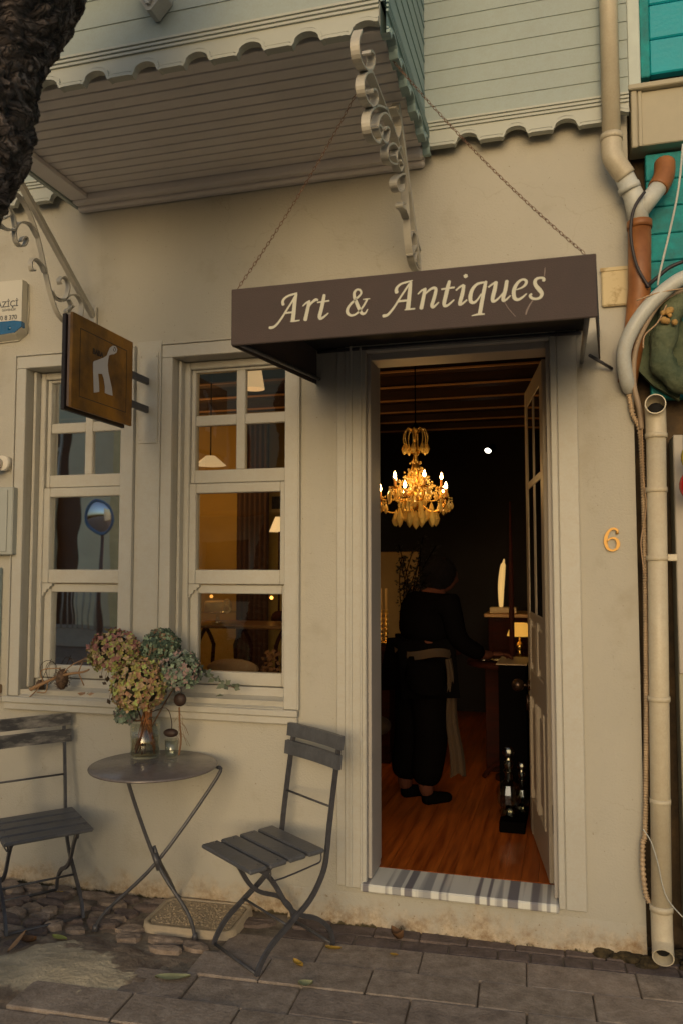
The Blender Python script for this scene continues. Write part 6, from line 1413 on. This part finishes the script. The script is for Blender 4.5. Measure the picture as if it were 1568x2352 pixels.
mb = MB(); mb.lathe([(.001, .079), (.085, .079), (.09, .09), (.09, .135), (.082, .145), (.001, .147)], 24, Matrix.Translation((cxx, 1.3, zt2))); mb.build('cake', mat('cream_icing', (.75, .52, .20), .6), cs)
mb = MB(); mb.tube([Vector((cxx + .10 + math.sin(t) * .018, 1.22, zt2 + .14 + math.cos(t) * .02 )) for t in [2 * math.pi * k / 12 for k in range(13)]], .006, 6, cap=False); mb.tube([Vector((cxx + .10 + math.sin(t) * .022, 1.22, zt2 + .098 + math.cos(t) * .022)) for t in [2 * math.pi * k / 12 for k in range(13)]], .006, 6, cap=False)
thing(mb, 'figure_eight', mat('yellow_candle', (.8, .6, .25), .5), 'cream figure eight cake topper beside the iced cake', 'cake topper')
mb = MB(); c = atY(535, 1535, .75); vs = []
mb.ball(c, .13, 8, (1.25, .3, .42)); mb.ball(c - Vector((0, 0, .1)), .12, 8, (1.2, .3, .9)); thing(mb, 'chair_back', mat('tan_upholstery', (.30, .19, .11), .8), 'rounded tan upholstered chair back just inside the right window', 'chair')
for k, (px, py, lb) in enumerate(((624, 1373, 'small glowing bulb at the top right of the lower window pane'), (486, 1370, 'dim glowing bulb at the top left of the lower window pane'))):
    p = atY(px, py, 1.9); mb = MB(); mb.ball(p, .013, 6); thing(mb, 'candle_bulb', emat('orange_bulb%d' % k, (1, .42, .08), (5, 1.5)[k]), lb, 'bulb')
mb = MB(); p = atY(622, 1520, 1.0); rnd = random.Random(31)
for k in range(70):
    a = rnd.random() * 6.28; q = p + Vector((math.cos(a) * rnd.random() * .06, rnd.uniform(-.05, .05), rnd.uniform(-.09, .06))); d = Vector((rnd.uniform(-1, 1), rnd.uniform(-1, 1), rnd.uniform(-1, 1))).normalized(); e_ = d.orthogonal() * .012; mb.add([q, q + d * .012 + e_, q + d * .026, q + d * .012 - e_], [(0, 1, 2, 3)])
thing(mb, 'dried_flowers', mat('rust_flowers', (.22, .10, .04), .8, var=.5, vscale=30), 'rust-coloured dried flowers inside the right window, low right', 'flowers', recalc=False)
mc = Vector((-6.27, -6.0, 2.26)); tm = empty('traffic_mirror', (mc.x, -6.05, 0), 'round convex street mirror on a pole, mirrored in the left window', 'mirror')
Mt = Matrix.Translation(mc) @ Matrix.Rotation(R(-90 - 6), 4, 'X') @ Matrix.Rotation(R(0), 4, 'Z')
mb = MB(); mb.lathe([(.001, .06)] + [(.225 * math.sin(t * .9) / math.sin(.9), .06 * (1 - (t) ** 2)) for t in [k / 10 for k in range(1, 11)]], 32, Mt); mb.build('mirror_face', mat('silver_mirror', (.85, .9, .95), .03, metal=1, var=.0), tm)
mb = MB(); mb.tube([Mt @ Vector((math.cos(a) * .235, math.sin(a) * .235, 0)) for a in [2 * math.pi * k / 28 for k in range(29)]], .018, 8, cap=False); mb.build('rim', mat('blue_rim', (.02, .22, .45), .4), tm)
mb = MB(); mb.tube([(mc.x, mc.y - .06, 0), (mc.x, mc.y - .06, 2.5)], .03, 10); mb.tube([(mc.x, mc.y - .06, 2.26), (mc.x, mc.y - .01, 2.26)], .02, 8); mb.build('pole', M_METAL, tm)

# ------------------------------------------------------------------ houses across the street (seen mirrored in the panes)
op = empty('opposite_house', (-12, -11, 0), 'tall pale rendered house across the street, mirrored in the shop windows', 'building')
OY = -11.0
mb = MB(); xs = [-22, -15.5, -14.3, -12.4, -11.3, -10.6, -9.95, -7.0, -6.0, -4.7]; zs = [0, .9, 2.1, 3.4, 4.6, 5.8]
hx = [(-15.5, -14.3), (-12.4, -11.3), (-10.6, -9.95), (-7.0, -6.0)]
holes = [(a, b, 3.4, 4.6) for a, b in hx] + [(a, b, (0 if i in (2,) else .9), (3.4 if i == 2 else 2.1)) for i, (a, b) in enumerate(hx)]
wall_grid(mb, xs, zs, holes, OY, OY - .2); mb.add([(-22, OY, 5.8), (-4.7, OY, 5.8), (-4.7, OY - 3, 5.8), (-22, OY - 3, 5.8), (-4.7, OY - 3, 0), (-4.7, OY, 0)], [(0, 1, 2, 3), (1, 2, 4, 5)])
mb.build('wall', mat('far_render', (.88, .73, .50), .8, var=.22, vscale=.5), op, recalc=False)
mb = MB(); mb.box(-22, -4.72, OY - .32, OY - .3, 0, 5.7); mb.build('dark_openings', mat('far_dark', (.05, .045, .04), .5), op)
mb = MB()
for a, b in hx:
    for z0_, z1_ in ((3.4, 4.6),): mb.box((a + b) / 2 - .03, (a + b) / 2 + .03, OY - .15, OY - .1, z0_, z1_); mb.box(a, (a + b) / 2 - .031, OY - .15, OY - .1, z0_ + .7, z0_ + .76)
mb.build('window_bars', M_TRIM, op)
mb = MB(); mb.prism([(-7.6, OY + .01, 3.05), (-7.6, OY + 1.1, 2.6), (-7.6, OY + 1.1, 2.52), (-7.6, OY + .01, 2.95)], (2.6, 0, 0)); mb.build('awning', mat('rust_awning', (.50, .15, .03), .8), op)
mb = MB()
for k in range(4): mb.box(-12.6, -11.1, OY + .001, OY + 1.0 - k * .24, k * .17, (k + 1) * .17 - .002)
mb.box(-10.4, -8.6, OY + .001, OY + .9, 0, .35)
mb.build('steps', mat('far_step', (.40, .35, .28), .9), op)
mb = MB(); mb.box(-9.12, -8.78, OY + .001, OY + .12, 0, 5.7); mb.build('sunlit_strip', mat('far_sunlit_yellow', (.85, .66, .34), .7), op)  # sunlit strip on the far front, its brightness put into the yellow colour
mb = MB()
for k in range(9): mb.tube([(-9.9 + k * .13, OY + .95, .35), (-9.9 + k * .13, OY + .95, 1.25)], .015, 5)
mb.tube([(-10.4, OY + .95, .9), (-8.7, OY + .95, 1.45)], .025, 6); mb.build('stair_rail', mat('far_rail', (.5, .47, .4), .6), op)
mb = MB(); mb.box(-4.69, 12, OY - .3, OY, 0, .9); mb.box(-4.69, 12, OY - .35, OY + .05, .901, 1.0)
tag(mb.build('garden_wall', mat('far_garden_wall', (.45, .40, .32), .9, var=.2, vscale=1)), 'low rendered garden wall across the street beside the tall pale house', 'wall')
